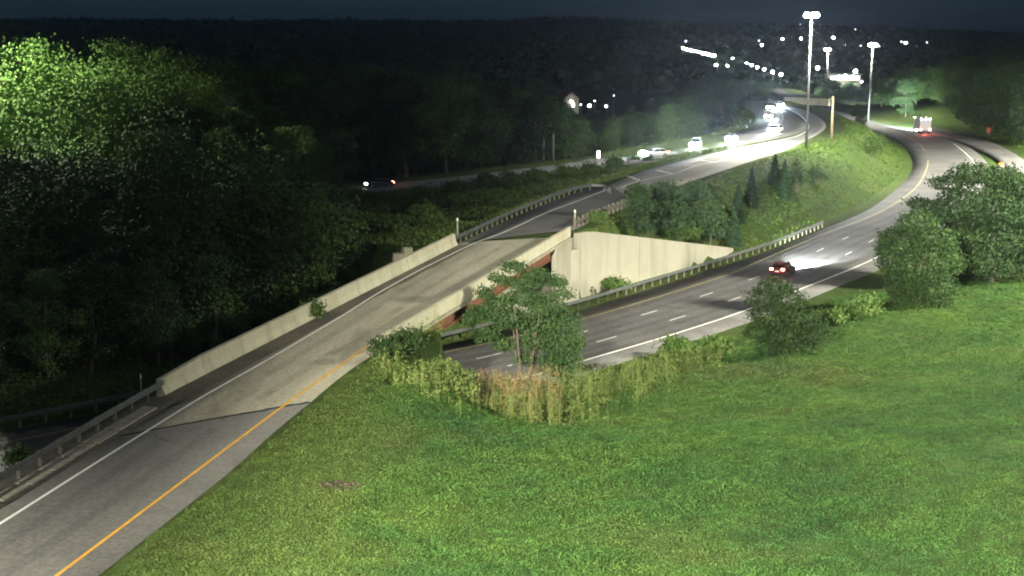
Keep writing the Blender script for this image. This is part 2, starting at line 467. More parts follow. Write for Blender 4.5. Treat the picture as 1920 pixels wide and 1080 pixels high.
side_left = smooth(PL([(1990, 440), (1925, 365), (1893, 322), (1868, 297), (1838, 281), (1800, 265), (1758, 252), (1720, 241)], -6.0), 3.0)
side_right = smooth(PL([(2100, 420), (1985, 345), (1920, 300), (1896, 285), (1857, 266), (1793, 249), (1730, 233), (1690, 225)], -6.0), 3.0)

WALL0, WALL1 = P(1075, 554, -6.2), P(1372, 467, -6.0)
wall_dir = (WALL1 - WALL0)[:2]; WALL_LEN = float(np.linalg.norm(wall_dir)); wall_dir /= WALL_LEN
def wall_top(t):                                    # t metres along the wall
    return float(np.interp(t, [0, 3.0, WALL_LEN], [0.10, 0.02, -5.85]))

# ------------------------------------------------------------------ terrain
def tps(ctrl):
    c = np.array(ctrl, float); n = len(c)
    def U(r2): return np.where(r2 > 1e-9, r2 * np.log(r2 + 1e-12), 0)
    d2 = ((c[:, None, :2] - c[None, :, :2]) ** 2).sum(-1) / 1e4
    A = np.zeros((n + 3, n + 3)); A[:n, :n] = U(d2) + np.eye(n) * 1e-3
    A[:n, n] = 1; A[:n, n + 1:] = c[:, :2] / 100; A[n, :n] = 1; A[n + 1:, :n] = c[:, :2].T / 100
    s = np.linalg.solve(A, np.concatenate([c[:, 2], [0, 0, 0]]))
    def f(x, y):
        z = s[n] + s[n + 1] * x / 100 + s[n + 2] * y / 100
        for i in range(n):
            z = z + s[i] * U(((x - c[i, 0]) ** 2 + (y - c[i, 1]) ** 2) / 1e4)
        return z
    return f
base_z = tps([
    (-14, 30, 0.0), (0, 30, 0.3), (20, 30, 0.3), (45, 30, 0.0), (80, 30, 0.5), (-14, 48, -0.2), (0, 55, -0.2), (20, 52, -0.2), (40, 60, -0.5),
    (-9, 85, -0.6), (-3, 78, -0.9), (6, 76, -1.7), (14, 80, -2.2), (25, 85, -2.6), (40, 95, -3.0), (60, 100, -2.5), (-2, 92, -3.9), (6, 88, -4.2), (12, 96, -4.6),
    (20, 105, -4.6), (34, 122, -5.3), (50, 130, -4.8), (75, 140, -4.0), (60, 165, -5.6), (95, 200, -5.5),
    (-40, 70, -5.5), (-60, 110, -6), (-95, 90, -4), (-130, 150, -3), (-40, 130, -7), (-60, 160, -6.5), (-90, 200, -6), (-30, 160, -7), (-10, 170, -5.5), (-30, 205, -6),
    (5, 190, -4), (-60, 260, -7), (0, 270, -5), (40, 300, -5), (-100, 330, -9), (0, 380, -12), (60, 400, -10), (-150, 420, -12),
    (22, 190, -2.0), (36, 200, -3.5), (52, 215, -4.8), (50, 250, -2.2), (66, 260, -2.6), (80, 300, -3.0), (86, 340, -2.8), (72, 330, -1.0), (75, 300, -1.0),
    (120, 320, -4.0), (150, 380, 0), (200, 420, 4), (130, 430, -1.5), (110, 480, -4), (170, 300, -4), (250, 350, 2), (250, 200, 0), (130, 560, -7), (0, 560, -16), (-200, 560, -14), (220, 560, 0)])
all_ramp_c = np.vstack([0.5 * (resample(ramp_left, 50) + np.vstack([resample(ramp_right, 34), np.array([[*right_at(Y), 0] for Y in np.linspace(YR0 + 4, YR1, 16)])])),
                        0.5 * (resample(ramp_far_left, 70) + resample(ramp_far_right, 70))])
def ground_z(x, y):
    shp = np.shape(x)
    x = np.asarray(x, float).ravel(); y = np.asarray(y, float).ravel()
    z = base_z(x, y)
    # gentle unevenness
    z += 0.10 * np.sin(x * 0.9 + 1.3 * np.sin(y * 0.45)) * np.sin(y * 0.8 + 1.1 * np.sin(x * 0.5)) + 0.12 * np.sin(x * 0.31 + 2) * np.sin(y * 0.27 + 1)
    def apply(cl, hw, fall_l, fall_r, drop, z):
        d, s, zz = near_poly(x, y, cl)
        fall = np.where(s > 0, fall_r, fall_l)
        w = 1 - sstep(0, 1, (d - hw) / fall)
        return z * (1 - w) + (zz - drop) * w
    cm = 0.5 * (resample(main_near, 90) + resample(main_far, 90))
    z = apply(cm, 8.5, 14, 10, 0.12, z)
    cs = 0.5 * (resample(side_left, 60) + resample(side_right, 60))
    z = apply(cs, 7.0, 12, 18, 0.12, z)
    # ramp bank: near part falls away fast on both sides, field side keeps level
    d, s, zz = near_poly(x, y, all_ramp_c)
    hw = np.interp(y, [40, 90, 130, 200, 300], [6.2, 5.2, 5.4, 6.0, 6.0])
    fall = np.where(s > 0, np.interp(y, [60, 120, 160], [6, 10, 12]), np.interp(y, [60, 130, 200], [9, 12, 12]))
    w = 1 - sstep(0, 1, (d - hw) / fall)
    on_ramp = d < hw + 1.2
    z = z * (1 - w) + (zz - 0.12) * w
    # highway cutting
    d, s, zz = near_poly(x, y, center_low)
    hw = np.interp(y, [60, 130, 200, 300], [9.2, 9.2, 9.0, 8.5])
    near_bridge = on_ramp & (y < 150)
    fl = np.where(near_bridge, 1.0, 9.0); fr = np.where(near_bridge, 1.0, 12.0)
    fall = np.where(s > 0, fr, fl)
    # the retaining wall replaces the left-hand slope
    wx, wy = x - WALL0[0], y - WALL0[1]
    t = wx * wall_dir[0] + wy * wall_dir[1]
    off = wx * (-wall_dir[1]) + wy * wall_dir[0]       # + behind the wall
    behind = (t > -16) & (t < WALL_LEN) & (off > 0.5)
    hw2 = np.where((t > -16) & (t < WALL_LEN) & (s < 0), hw + 3.0, hw)
    w = 1 - sstep(0, 1, (d - hw2) / fall)
    z2 = z * (1 - w) + (zz - 0.12) * w
    tt = np.clip(t, 0, WALL_LEN)
    topz = np.interp(tt, [0, 3.0, WALL_LEN], [0.10, 0.02, -5.85]) - 0.30
    rise = np.maximum(z, topz) * sstep(2, 14, off) + topz * (1 - sstep(2, 14, off))
    zb = np.where(on_ramp, z, rise)
    z2 = np.where(behind, zb, z2)
    front = (t > -16) & (t < WALL_LEN) & (off <= 0.5) & (off > -6) & (s < 0)
    z2 = np.where(front, np.minimum(z2, -6.2), z2)
    return z2.reshape(shp)

def terrain():
    xs = np.concatenate([np.arange(-260, -60, 5.0), np.arange(-60, 70, 1.0), np.arange(70, 130, 2.0), np.arange(130, 301, 6.0)])
    ys = np.concatenate([np.arange(15, 44, 3.0), np.arange(44, 170, 1.0), np.arange(170, 360, 2.5), np.arange(360, 700, 8.0)])
    X, Y = np.meshgrid(xs, ys)
    Z = ground_z(X, Y)
    V = np.stack([X.ravel(), Y.ravel(), Z.ravel()], 1)
    ny, nx = X.shape
    i = (np.arange(ny - 1)[:, None] * nx + np.arange(nx - 1)[None, :]).ravel()
    Fc = np.stack([i, i + 1, i + nx + 1, i + nx], 1)
    o = link_mesh('ground', np_mesh('ground', V, Fc, M['ground'], True))
    tag(o, kind='structure')
terrain()
def hill_z(x, y):
    r = np.hypot(x, y); px = 960 + F_PX * x / np.maximum(y, 1)
    rim = np.interp(px, [-400, 0, 530, 850, 960, 1010, 1100, 1180, 1400, 1560, 1720, 1850, 2200], [44, 45, 46, 47, 46, 41, 42, 47, 51, 56, 64, 68, 70])
    top = CAM_Z + (Y_HOR - rim) / F_PX * 3000
    z = np.interp(r, [400, 560, 900, 1500, 3000, 5200], [0, 0.15, 0.3, 0.52, 1.0, 0.75])
    return -14 + (top + 14) * z + 1.2 * np.sin(x * .013) * np.sin(y * .009)
def hills():
    az = np.linspace(R(-34), R(34), 140); rr = np.concatenate([np.linspace(430, 1500, 26), np.linspace(1600, 5200, 24)])
    A, RR = np.meshgrid(az, rr)
    X = RR * np.sin(A); Y = RR * np.cos(A)
    Z = hill_z(X, Y)
    inner = RR < 640
    Z = np.where(inner, np.minimum(Z, np.where(RR < 560, -30, Z)), Z)
    V = np.stack([X.ravel(), Y.ravel(), Z.ravel()], 1)
    ny, nx = X.shape
    i = (np.arange(ny - 1)[:, None] * nx + np.arange(nx - 1)[None, :]).ravel()
    tag(link_mesh('hills', np_mesh('hills', V, np.stack([i, i + 1, i + nx + 1, i + nx], 1), M['hill'], True)), kind='structure')
hills()

# ------------------------------------------------------------------ pavements
def ribbon(name, L, Rr, mat, dz=0.0, skirt=0.35, n=None, parent=None, kind=True):
    n = n or max(4, int(max(length(L), length(Rr)) / 2.0))
    a = resample(np.asarray(L, float), n); b = resample(np.asarray(Rr, float), n)
    a = a.copy(); b = b.copy(); a[:, 2] += dz; b[:, 2] += dz
    k = 5
    rows = [a * (1 - t) + b * t for t in np.linspace(0, 1, k)]
    la = a.copy(); la[:, 2] -= skirt; lb = b.copy(); lb[:, 2] -= skirt
    rows = [la] + rows + [lb]
    V = np.concatenate(rows); K = len(rows); Fc = []
    for r in range(K - 1):
        i = r * n + np.arange(n - 1)
        Fc.append(np.stack([i, i + n, i + n + 1, i + 1], 1))
    o = link_mesh(name, np_mesh(name, V, np.concatenate(Fc), mat), parent)
    if kind: tag(o, kind='structure')
    return o
def stripe(name, path, width, mat, dz=0.008, parent=None):
    p = np.asarray(path, float).copy(); p[:, 2] += dz
    a = offset(p, -width / 2); b = offset(p, width / 2)
    n = len(p); V = np.concatenate([a, b]); i = np.arange(n - 1)
    o = link_mesh(name, np_mesh(name, V, np.stack([i, i + n, i + n + 1, i + 1], 1), mat), parent)
    return o

JL, JR = P(222, 818), P(578, 754)                     # ends of the skewed joint between asphalt and concrete
def upto(p, q):
    i = int(np.argmin(np.hypot(p[:, 0] - q[0], p[:, 1] - q[1]))); return i
iL, iR = upto(ramp_left, JL), upto(ramp_right, JR)
ramp_road = ribbon('ramp_road', ramp_left[:iL + 1], ramp_right[:iR + 1], M['asphalt'])
# concrete approach slab and bridge deck run to the far joint
NL, NR = P(318, 760), P(716, 652)                     # near abutment line, parallel to the highway
iN = upto(ramp_left, NL)
rightB = np.vstack([ramp_right[iR:], [[*right_at(YR0 + 2), 0]]])
approach = ribbon('approach_slab', ramp_left[iL:iN + 1], rightB, M['concrete_road'])
far_road = None
# dark asphalt beyond the bridge, then pale concrete, then the curve
def split(p, px, py):
    return upto(p, P(px, py))
aL, aR = split(ramp_far_left, 1138, 349), split(ramp_far_right, 1192, 378)
bL, bR = split(ramp_far_left, 1440, 266), split(ramp_far_right, 1455, 287)
ribbon('ramp_asphalt', ramp_far_left[:aL + 1], ramp_far_right[:aR + 1], M['asphalt_dark'])
ramp_conc = ribbon('ramp_concrete', ramp_far_left[aL:bL + 1], ramp_far_right[aR:bR + 1], M['concrete_far'])
ribbon('ramp_curve', ramp_far_left[bL:], ramp_far_right[bR:], M['asphalt'], n=60)
mainline = ribbon('mainline_road', main_far, main_near, M['asphalt'], dz=-0.03, n=120)
highway = ribbon('highway_road', edge_low_left, edge_low_right, M['asphalt_low'], n=200)
side_road = ribbon('side_road', side_left, side_right, M['asphalt_low'], dz=0.05)

# markings are parts of the road they are painted on
ramp_white_px = [(-240, 1127), (-80, 1030), (0, 982), (128, 901), (256, 820.5), (385, 741), (493, 680), (640, 593), (714, 547), (788, 506), (844, 478), (892, 455), (944, 436), (1029, 397), (1070, 382), (1145, 353)]
stripe('edge_line', smooth(PL(ramp_white_px), 1.5), 0.17, M['white_paint'], 0.012, ramp_road)
yl = smooth(PL([(0, 1157), (107, 1079), (370, 882), (533, 760), (640, 684), (690, 649)]), 1.5)
stripe('yellow_edge_line', yl, 0.16, M['yellow_paint'], 0.012, ramp_road)
yf = np.array([[*(right_at(Y) - np.array([RD[1], -RD[0]]) * 1.6), 0.0] for Y in np.linspace(yl[-1, 1] + 2, YR1, 24)])
stripe('yellow_edge_line', yf, 0.12, M['yellow_old'], 0.012, ramp_road)
jp = np.linspace(JL, JR, 24); jp = jp + np.c_[RNG.normal(0, .05, (24, 2)), np.zeros(24)]
stripe('joint_seal', jp, 0.30, M['joint'], 0.010, ramp_road)
stripe('tar_crack', smooth(PL([(290, 815), (300, 824), (330, 830)]), .5), 0.05, M['joint'], 0.006, ramp_road)
# gore hatching where ramp and mainline part
g_main = smooth(PL([(1165, 352), (1199, 339), (1262, 326), (1311, 309), (1345, 303), (1400, 287), (1455, 272)]), 2.0)
stripe('gore_line', g_main, 0.30, M['white_paint'], 0.012, ramp_conc)
for a, b in (((1178, 330), (1200, 338.5)), ((1231, 319), (1262, 326.5)), ((1281, 309), (1311, 311)), ((1311, 300), (1343, 305)), ((1350, 291), (1380, 294))):
    stripe('chevron_bar', np.linspace(P(*a), P(*b), 4), 0.75, M['white_paint'], 0.016, ramp_conc)
stripe('edge_line', smooth(PL([(1330, 291), (1400, 276), (1460, 263.5), (1495, 255), (1511, 246), (1516, 237), (1511, 227), (1495, 213), (1471, 202)]), 2), 0.35, M['white_paint'], 0.02, ramp_conc)
stripe('edge_line', offset(main_far, 2.2)[8:], 0.2, M['white_paint'], -0.018, mainline)
# highway lines
stripe('yellow_edge_line', yellow_low, 0.15, M['yellow_old'], 0.012, highway)
stripe('edge_line', white_low, 0.20, M['white_paint'], 0.012, highway)
iy = upto(yellow_low, P(1600, 420, ZL))
for k, frac in ((0, 1 / 3), (1, 2 / 3)):
    n = 400
    mid = resample(yellow_low, n) * 0
    a = resample(yellow_low[:iy], n)
    d, s, _ = near_poly(a[:, 0], a[:, 1], white_low)
    mid = offset(a, 0)
    t = np.gradient(a[:, :2], axis=0); t /= np.linalg.norm(t, axis=1)[:, None]
    mid[:, 0] += t[:, 1] * d * frac; mid[:, 1] -= t[:, 0] * d * frac
    start = P(1202, 591.7, ZL) if k == 0 else P(1251.4, 600.9, ZL)
    sacc = np.concatenate([[0], np.cumsum(np.linalg.norm(np.diff(mid, axis=0), axis=1))])
    s0 = sacc[upto(mid, start)] % 12.2
    while s0 < sacc[-1] - 3.2:
        stripe('lane_dash', cut(mid, s0, s0 + 3.05), 0.14, M['white_paint'], 0.012, highway)
        s0 += 12.2
stripe('yellow_edge_line', offset(side_left, 1.2), 0.18, M['yellow_old'], 0.012, side_road)
stripe('edge_line', offset(side_right, -2.2), 0.18, M['white_paint'], 0.012, side_road)

# wheel paths, polished a little darker than the lanes between them
wlr = smooth(PL(ramp_white_px), 2.0)
k0 = upto(wlr, P(900, 452))
for o_ in (1.45, 3.25):
    pth = offset(wlr, o_)
    cr = (JR[0] - JL[0]) * (pth[:, 1] - JL[1]) - (JR[1] - JL[1]) * (pth[:, 0] - JL[0])
    j0 = int(np.argmax(cr > 0)) + 1
    stripe('wheel_path', pth[:j0 - 2], 0.62, M['path_asphalt'], 0.004, ramp_road)
    stripe('wheel_path', pth[j0:k0], 0.62, M['path_concrete'], 0.010, ramp_road)
hy = yellow_low[:upto(yellow_low, P(1690, 374, ZL))]
for ln in range(3):
    for o_ in (1.0, 2.7):
        stripe('wheel_path', offset(hy, ln * 3.6 + o_), 0.7, M['path_highway'], 0.005, highway)
# gutter slabs under the near guardrail
gut = smooth(PL([(-120, 995), (0, 927), (74, 882), (120, 854), (200, 806), (305, 745)]), 1.0)
dirt = ribbon('gutter_strip', offset(gut, -0.9), offset(gut, 1.1), M['dirt'], dz=0.02, skirt=0.3)
gl = length(gut); k = 4.0
while k < gl - 2.6:
    ln = 2.3 + random.uniform(-.35, .35)
    seg = cut(gut, k, k + ln)
    m = MB(); w = 0.42 + random.uniform(-.05, .05); z0 = random.uniform(0.0, 0.03)
    m.sweep(offset(seg, 0.35), [(-w, 0.02), (w, 0.02), (w - .02, .07 + z0), (-w + .02, .07 + z0)])
    m.build('concrete_slab', M['slab'], dirt)
    k += ln + 0.22

# ------------------------------------------------------------------ the bridge
bridge = empty('bridge', (float(right_at(100)[0]), 100, ZL))
tag(bridge, 'concrete ramp bridge with solid parapets and rusty brown girders over the highway', 'bridge')
def bpart(m, name, mat, **k):
    o = m.build(name, mat, bridge, **k)
    o.matrix_parent_inverse = Matrix.Translation(bridge.location).inverted()
    return o
def bchild(o):
    o.parent = bridge; o.matrix_parent_inverse = Matrix.Translation(bridge.location).inverted(); return o
# deck
dl = ramp_left[iN:]
dr = np.array([[*right_at(Y), 0.0] for Y in np.linspace(YR0 + 2, YR1, 40)])
deck = ribbon('deck', dl, dr, M['concrete_road'], skirt=0.28, kind=False)
bchild(deck)
# dirt and grit that has washed against the left parapet
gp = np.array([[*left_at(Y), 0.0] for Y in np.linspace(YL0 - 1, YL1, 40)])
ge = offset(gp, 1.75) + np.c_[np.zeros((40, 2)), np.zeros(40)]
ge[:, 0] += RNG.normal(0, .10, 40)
bchild(ribbon('shoulder_strip', offset(gp, 0.2), ge, M['grit'], dz=0.006, skirt=0.0, kind=False))
gp = np.array([[*right_at(Y), 0.0] for Y in np.linspace(YR0 + 2.2, YR1, 40)])  # darker strip along the right parapet, in the same material
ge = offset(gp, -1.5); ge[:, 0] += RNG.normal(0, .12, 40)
bchild(ribbon('shoulder_strip', ge, offset(gp, -0.45), M['grit'], dz=0.006, skirt=0.0, kind=False))
# parapets, a sloped inner face each, left one tapering down at its near end
Ys = np.concatenate([[YL0], np.linspace(par_left_top[1, 1], YL1, 30)])
Lp = np.array([[*left_at(Y), 0.0] for Y in Ys]); up = np.interp(Ys, [YL0, par_left_top[1, 1], YL1], [0.80, 1.0, 1.0])
def cast_segments(path, prof, up=None, seg=7.5):
    tot = length(path); n = max(1, int(round(tot / seg)))
    sa = np.concatenate([[0], np.cumsum(np.linalg.norm(np.diff(path, axis=0), axis=1))])
    for i in range(n):
        q = cut(path, tot * i / n + .02, tot * (i + 1) / n - .02)
        sq = np.concatenate([[0], np.cumsum(np.linalg.norm(np.diff(q, axis=0), axis=1))]) + tot * i / n
        u = None if up is None else np.interp(sq, sa, up)
        m = MB(); m.sweep(q, prof, up=u); bpart(m, 'parapet', M['parapet'])
cast_segments(Lp, [(0.28, -0.30), (0.24, 0.12), (0.10, 0.45), (0.02, 1.10), (-0.26, 1.10), (-0.28, -0.30)], up)
Rp = np.array([[*right_at(Y), 0.0] for Y in np.linspace(YR0, YR1, 30)])
cast_segments(Rp, [(0.0, -0.34), (0.0, 0.95), (-0.28, 0.95), (-0.36, 0.4), (-0.52, 0.1), (-0.52, -0.30)])
for k, off in enumerate((-0.55, -3.0, -5.4, -7.8)):   # four steel girders
    Gp = offset(np.array([[*right_at(Y), 0.0] for Y in np.linspace(YR0 + 4.5 - off * 1.4, YR1 - 6 - off * 0.0, 24)]), off)
    m = MB(); m.sweep(Gp, [(0.20, -0.30), (0.20, -0.36), (0.03, -0.36), (0.03, -1.32), (0.24, -1.32), (0.24, -1.40), (-0.24, -1.40), (-0.24, -1.32), (-0.03, -1.32), (-0.03, -0.36), (-0.20, -0.36), (-0.20, -0.30)])
    g = bpart(m, 'girder', M['girder'])
    if k == 0:
        for q in range(2, 22, 2):                      # web stiffeners
            sm = MB(); p = Gp[q]; sm.box((p[0] + 0.11 * RD[1], p[1] - 0.11 * RD[0], -0.84), (0.14, 0.03, 0.94), math.atan2(-RD[0], RD[1]))
            s = sm.build('stiffener', M['girder'], g); s.matrix_parent_inverse = Matrix.Translation(bridge.location).inverted()
def slabwall(p0, p1, zb, zt, th, m):
    p0 = np.array(p0[:2]); p1 = np.array(p1[:2]); d = p1 - p0; L = np.linalg.norm(d); a = math.atan2(d[1], d[0])
    c = (p0 + p1) / 2
    m.box((c[0], c[1], (zb + zt) / 2), (L, th, zt - zb), a)
# near abutment under the girder ends
nd = (NR - NL)[:2] / np.linalg.norm((NR - NL)[:2])
m = MB(); slabwall(NL[:2] + nd * 0.5, NR[:2] - nd * 0.2, -7.2, -0.36, 0.9, m); bpart(m, 'abutment', M['parapet'])
# far abutment continues the line of the retaining wall under the deck
A1 = WALL0[:2] + wall_dir * 0.3; A0 = WALL0[:2] - wall_dir * 15.0
m = MB(); slabwall(A0, A1, -7.2, -1.42, 1.0, m); bpart(m, 'abutment', M['wall'])
m = MB(); slabwall(A0 + np.array([-.35, .45]), A1 + np.array([-.35, .45]), -1.42, -0.36, 0.5, m); bpart(m, 'abutment_backwall', M['wall'])
# cheek at the far end of the right parapet, carrying it down to the wall
ck = right_at(YR1)
ck0 = right_at(YR1 - 6.5)
m = MB(); slabwall(ck0 + np.array([-.16, 0.04]), ck + np.array([-.16, .04]), -6.8, -0.36, 0.46, m); bpart(m, 'cheek_wall', M['wall'])
# left wing wall seen over the far parapet
wl0 = left_at(P(745, 478, 0)[1] + 14); 
m = MB(); slabwall(A0, A0 + np.array([-5.5, -1.0]), -7.2, -1.6, 0.6, m); bpart(m, 'wing_wall', M['wall'])

# retaining wall: panels with a notch at their joint
wall = empty('retaining_wall', tuple(map(float, (*WALL0[:2], -6.8))))
tag(wall, 'long cream concrete retaining wall sloping down beside the highway, right of the bridge', 'wall')
def wall_panel(t0, t1):
    m = MB(); n = max(2, int((t1 - t0) / 1.5)); ts = np.linspace(t0, t1, n)
    nrm = np.array([wall_dir[1], -wall_dir[0]])        # towards the road
    rows = []
    for t in ts:
        c = WALL0[:2] + wall_dir * t; zt = wall_top(t)
        f = c + nrm * 0.22; b = c - nrm * 0.25
        rows.append([(*f, -7.0), (*f, zt), (*b, zt), (*b, -7.0)])
    base = len(m.v)
    for r in rows: m.v += [tuple(map(float, q)) for q in r]
    for i in range(n - 1):
        for j in range(4):
            a = base + i * 4 + j; b2 = base + i * 4 + (j + 1) % 4
            m.f.append((a, b2, b2 + 4, a + 4)); m.m.append(0)
    m.f.append((base, base + 1, base + 2, base + 3)); m.m.append(0)
    e = base + (n - 1) * 4; m.f.append((e, e + 1, e + 2, e + 3)); m.m.append(0)
    o = m.build('panel', M['wall'], wall); o.matrix_parent_inverse = Matrix.Translation(wall.location).inverted()
cuts = [0.35, WALL_LEN * .36, WALL_LEN * .69, WALL_LEN]
for a, b in zip(cuts, cuts[1:]): wall_panel(a + 0.03, b - 0.03)

# ------------------------------------------------------------------ guardrails
WB = [(0.00, -.155), (0.045, -.10), (0.045, -.05), (0.0, 0.0), (0.045, .05), (0.045, .10), (0.0, .155), (-0.012, .155), (-0.012, -.155)]
def guardrail(label, path, height=0.62, post_gap=1.9, side=1, post_mat=None, rail_mat=None, post_h=0.78, gz=0.0):
    path = smooth(path, 1.9) if len(path) < 30 else path
    root = empty('guardrail', tuple(map(float, path[0])))
    tag(root, label, 'guardrail')
    inv = Matrix.Translation(root.location).inverted()
    r = path.copy(); r[:, 2] += height
    m = MB(); m.sweep(r, [(a * side * 1.4, b * 1.15) for a, b in WB])
    o = m.build('rail', rail_mat or M['rail'], root); o.matrix_parent_inverse = inv
    pm = MB(); pm.box((0, 0, post_h / 2 - 0.3), (0.16, 0.16, post_h + 0.6)); pm.box((0.0, 0.0, post_h - .12), (0.22, 0.18, 0.22))
    me = pm.mesh('post', post_mat or M['post'])
    q = offset(path, -0.14 * side)
    n = min(290, int(length(path) / post_gap))
    for p in resample(q, max(2, n)):
        c = link_mesh('post', me, root); c.location = tuple(map(float, p)); c.matrix_parent_inverse = inv
    return root
guardrail('steel guardrail on posts beside the gutter slabs at the lower left of the ramp', PL([(-150, 1010), (0, 923), (74, 878), (200, 802), (308, 738)]), 0.66)
guardrail('steel guardrail curving along the left edge of the ramp beyond the bridge', PL([(855, 458), (955, 410), (1010, 387), (1062, 367), (1103, 357), (1128, 356), (1142, 363)]), 0.62)
guardrail('short guardrail on wooden posts beyond the right end of the bridge parapet', PL([(1079, 428), (1125, 408), (1170, 391), (1190, 383)]), 0.62, 1.5, 1, M['post'], M['post'], 1.0)
lr = offset(edge_low_left, -0.7)
i0, i1 = 0, upto(lr, P(1560, 420, ZL))
guardrail('long guardrail along the yellow line side of the highway below the ramp', lr[i0:i1], 0.68, 1.9, 1)

# ------------------------------------------------------------------ foliage builders
def leaf_quads(C, N, size, rng, aspect=0.55):
    """one leaf-shaped quad per centre C, facing roughly N"""
    n = len(C)
    rnd = rng.normal(size=(n, 3)); N = N + 0.55 * rnd; N /= np.linalg.norm(N, axis=1)[:, None]
    a = np.cross(N, rng.normal(size=(n, 3))); a /= np.maximum(np.linalg.norm(a, axis=1), 1e-6)[:, None]
    b = np.cross(N, a)
    s = (size * rng.uniform(0.6, 1.4, n))[:, None]
    V = np.stack([C - a * s, C - b * s * aspect, C + a * s, C + b * s * aspect], 1).reshape(-1, 3)
    return V, np.arange(4 * n).reshape(-1, 4)
def lobe_points(lobes, n, rng, shell=0.35):
    """points spread through ellipsoid lobes [(x,y,z,rx,ry,rz)], denser near the outside, with outward normals"""
    L = np.array(lobes, float); vol = (L[:, 3] * L[:, 4] * L[:, 5]) ** (2 / 3); k = rng.choice(len(L), n, p=vol / vol.sum())
    d = rng.normal(size=(n, 3)); d /= np.linalg.norm(d, axis=1)[:, None]
    r = 1 - shell * rng.random(n) ** 1.5
    # knobbly surface
    bump_ = 1 + 0.18 * np.sin(d[:, 0] * 5 + k) * np.sin(d[:, 1] * 5 + 2 * k) * np.sin(d[:, 2] * 5 + 3 * k)
    C = L[k, :3] + d * L[k, 3:] * (r * bump_)[:, None]
    N = d + np.array([0, 0, 0.35])
    return C, N
def crown_mesh(name, lobes, n, size, mat, rng, shell=0.4, per=22, spread=2.2):
    C, N = lobe_points(lobes, n, rng, shell)
    # small twig-clumps: pull leaves towards clump centres so that gaps open between them
    nc = max(8, n // per); idx = rng.integers(0, nc, n)
    cc, _ = lobe_points(lobes, nc, rng, shell)
    dist = np.linalg.norm(C[:, None, :1] - C[:, None, :1], axis=2)
    near = cc[idx]
    ext = np.linalg.norm(C - near, axis=1)[:, None]
    Cc = near + rng.normal(size=(n, 3)) * size * spread * np.array([1, 1, 0.6])
    C = np.where(rng.random((n, 1)) < 0.72, Cc, C)
    V, Fc = leaf_quads(C, N, size, rng)
    return np_mesh(name, V, Fc, mat)
def trunk_mesh(name, h, r, lobes, rng, mat, stems=1, lean=0.0):
    m = MB()
    for s in range(stems):
        a = rng.uniform(0, 6.28); o = 0.0 if stems == 1 else 0.55
        b0 = np.array([math.cos(a) * o * .5, math.sin(a) * o * .5, -0.4])
        top = np.array([math.cos(a) * o * 3 + lean * h, math.sin(a) * o * 3, h])
        mid = (b0 + top) / 2 + rng.normal(size=3) * 0.05 * h * np.array([1, 1, 0])
        m.tube([b0, mid, top], [r, r * 0.72, r * 0.25], 7)
    L = np.array(lobes)
    for i in rng.choice(len(L), min(len(L), 8), replace=False):
        t = rng.uniform(0.35, 0.8); p0 = np.array([lean * h * t, 0, h * t]); p2 = L[i, :3]
        p1 = (p0 + p2) / 2 + np.array([0, 0, 0.06 * h])
        m.tube([p0, p1, p2], [r * 0.42, r * 0.26, r * 0.07], 5)
    return m.mesh(name, mat)
def random_lobes(h, w, rng, base=0.25, n=12, topheavy=0.5):
    out = []
    for i in range(n):
        t = rng.uniform(0, 1)
        z = h * (base + (1 - base) * (0.10 + 0.80 * t))
        prof = math.sin(math.pi * min(1, 0.12 + 0.86 * t)) ** 0.7 * (1 if t < topheavy else 1 - 0.25 * (t - topheavy))
        a = rng.uniform(0, 2 * math.pi); rr = w * 0.5 * prof * math.sqrt(rng.uniform(0.15, 1))
        q = w * rng.uniform(0.15, 0.26)
        out.append((math.cos(a) * rr, math.sin(a) * rr, z, q, q, q * rng.uniform(0.6, 0.9)))
    out.append((0, 0, h * (base + (1 - base) * 0.55), w * 0.28, w * 0.28, h * (1 - base) * 0.36))
    return out
def make_tree(label, loc, h, w, seed, n=5000, size=0.3, mat='leaf', group=None, cat='tree', name='broadleaf_tree', base=0.22, lobes=None, stems=1, nl=14, rz=0.0):
    rng = np.random.default_rng(seed)
    lobes = lobes or random_lobes(h, w, rng, base, nl)
    root = empty(name, tuple(map(float, loc)), rz)
    tag(root, label, cat, group)
    link_mesh('trunk', trunk_mesh('trunk', h * 0.72, max(0.05, h * (0.022 if stems == 1 else 0.009)), lobes, rng, M['bark'], stems), root)
    link_mesh('crown', crown_mesh('crown', lobes, n, size, M[mat], rng), root)
    return root
def make_conifer(label, loc, h, w, seed, n=2600, size=0.16, group=None):
    rng = np.random.default_rng(seed)
    t = rng.random(n) ** 0.75; z = h * (0.04 + 0.96 * (1 - t)); 
    a = rng.uniform(0, 2 * math.pi, n)
    lay = 0.78 + 0.22 * np.sin(z * 9 + 2.0 * np.sin(a * 3 + seed))
    r = w * 0.5 * np.clip(1 - (z / h) ** 1.5, 0.03, 1) * lay * np.sqrt(rng.uniform(0.35, 1, n)) * (1 + .12 * np.sin(a * 4 + seed))
    C = np.stack([np.cos(a) * r, np.sin(a) * r, z], 1)
    N = np.stack([np.cos(a), np.sin(a), np.full(n, 0.5)], 1)
    V, Fc = leaf_quads(C, N, size, rng, 0.4)
    root = empty('conifer', tuple(map(float, loc)))
    tag(root, label, 'conifer', group)
    m = MB(); m.tube([(0, 0, -.3), (0, 0, h * 0.9)], [h * 0.02 + .03, 0.02], 7); m.build('trunk', M['bark'], root)
    link_mesh('crown', np_mesh('crown', V, Fc, M['needle']), root)
    return root
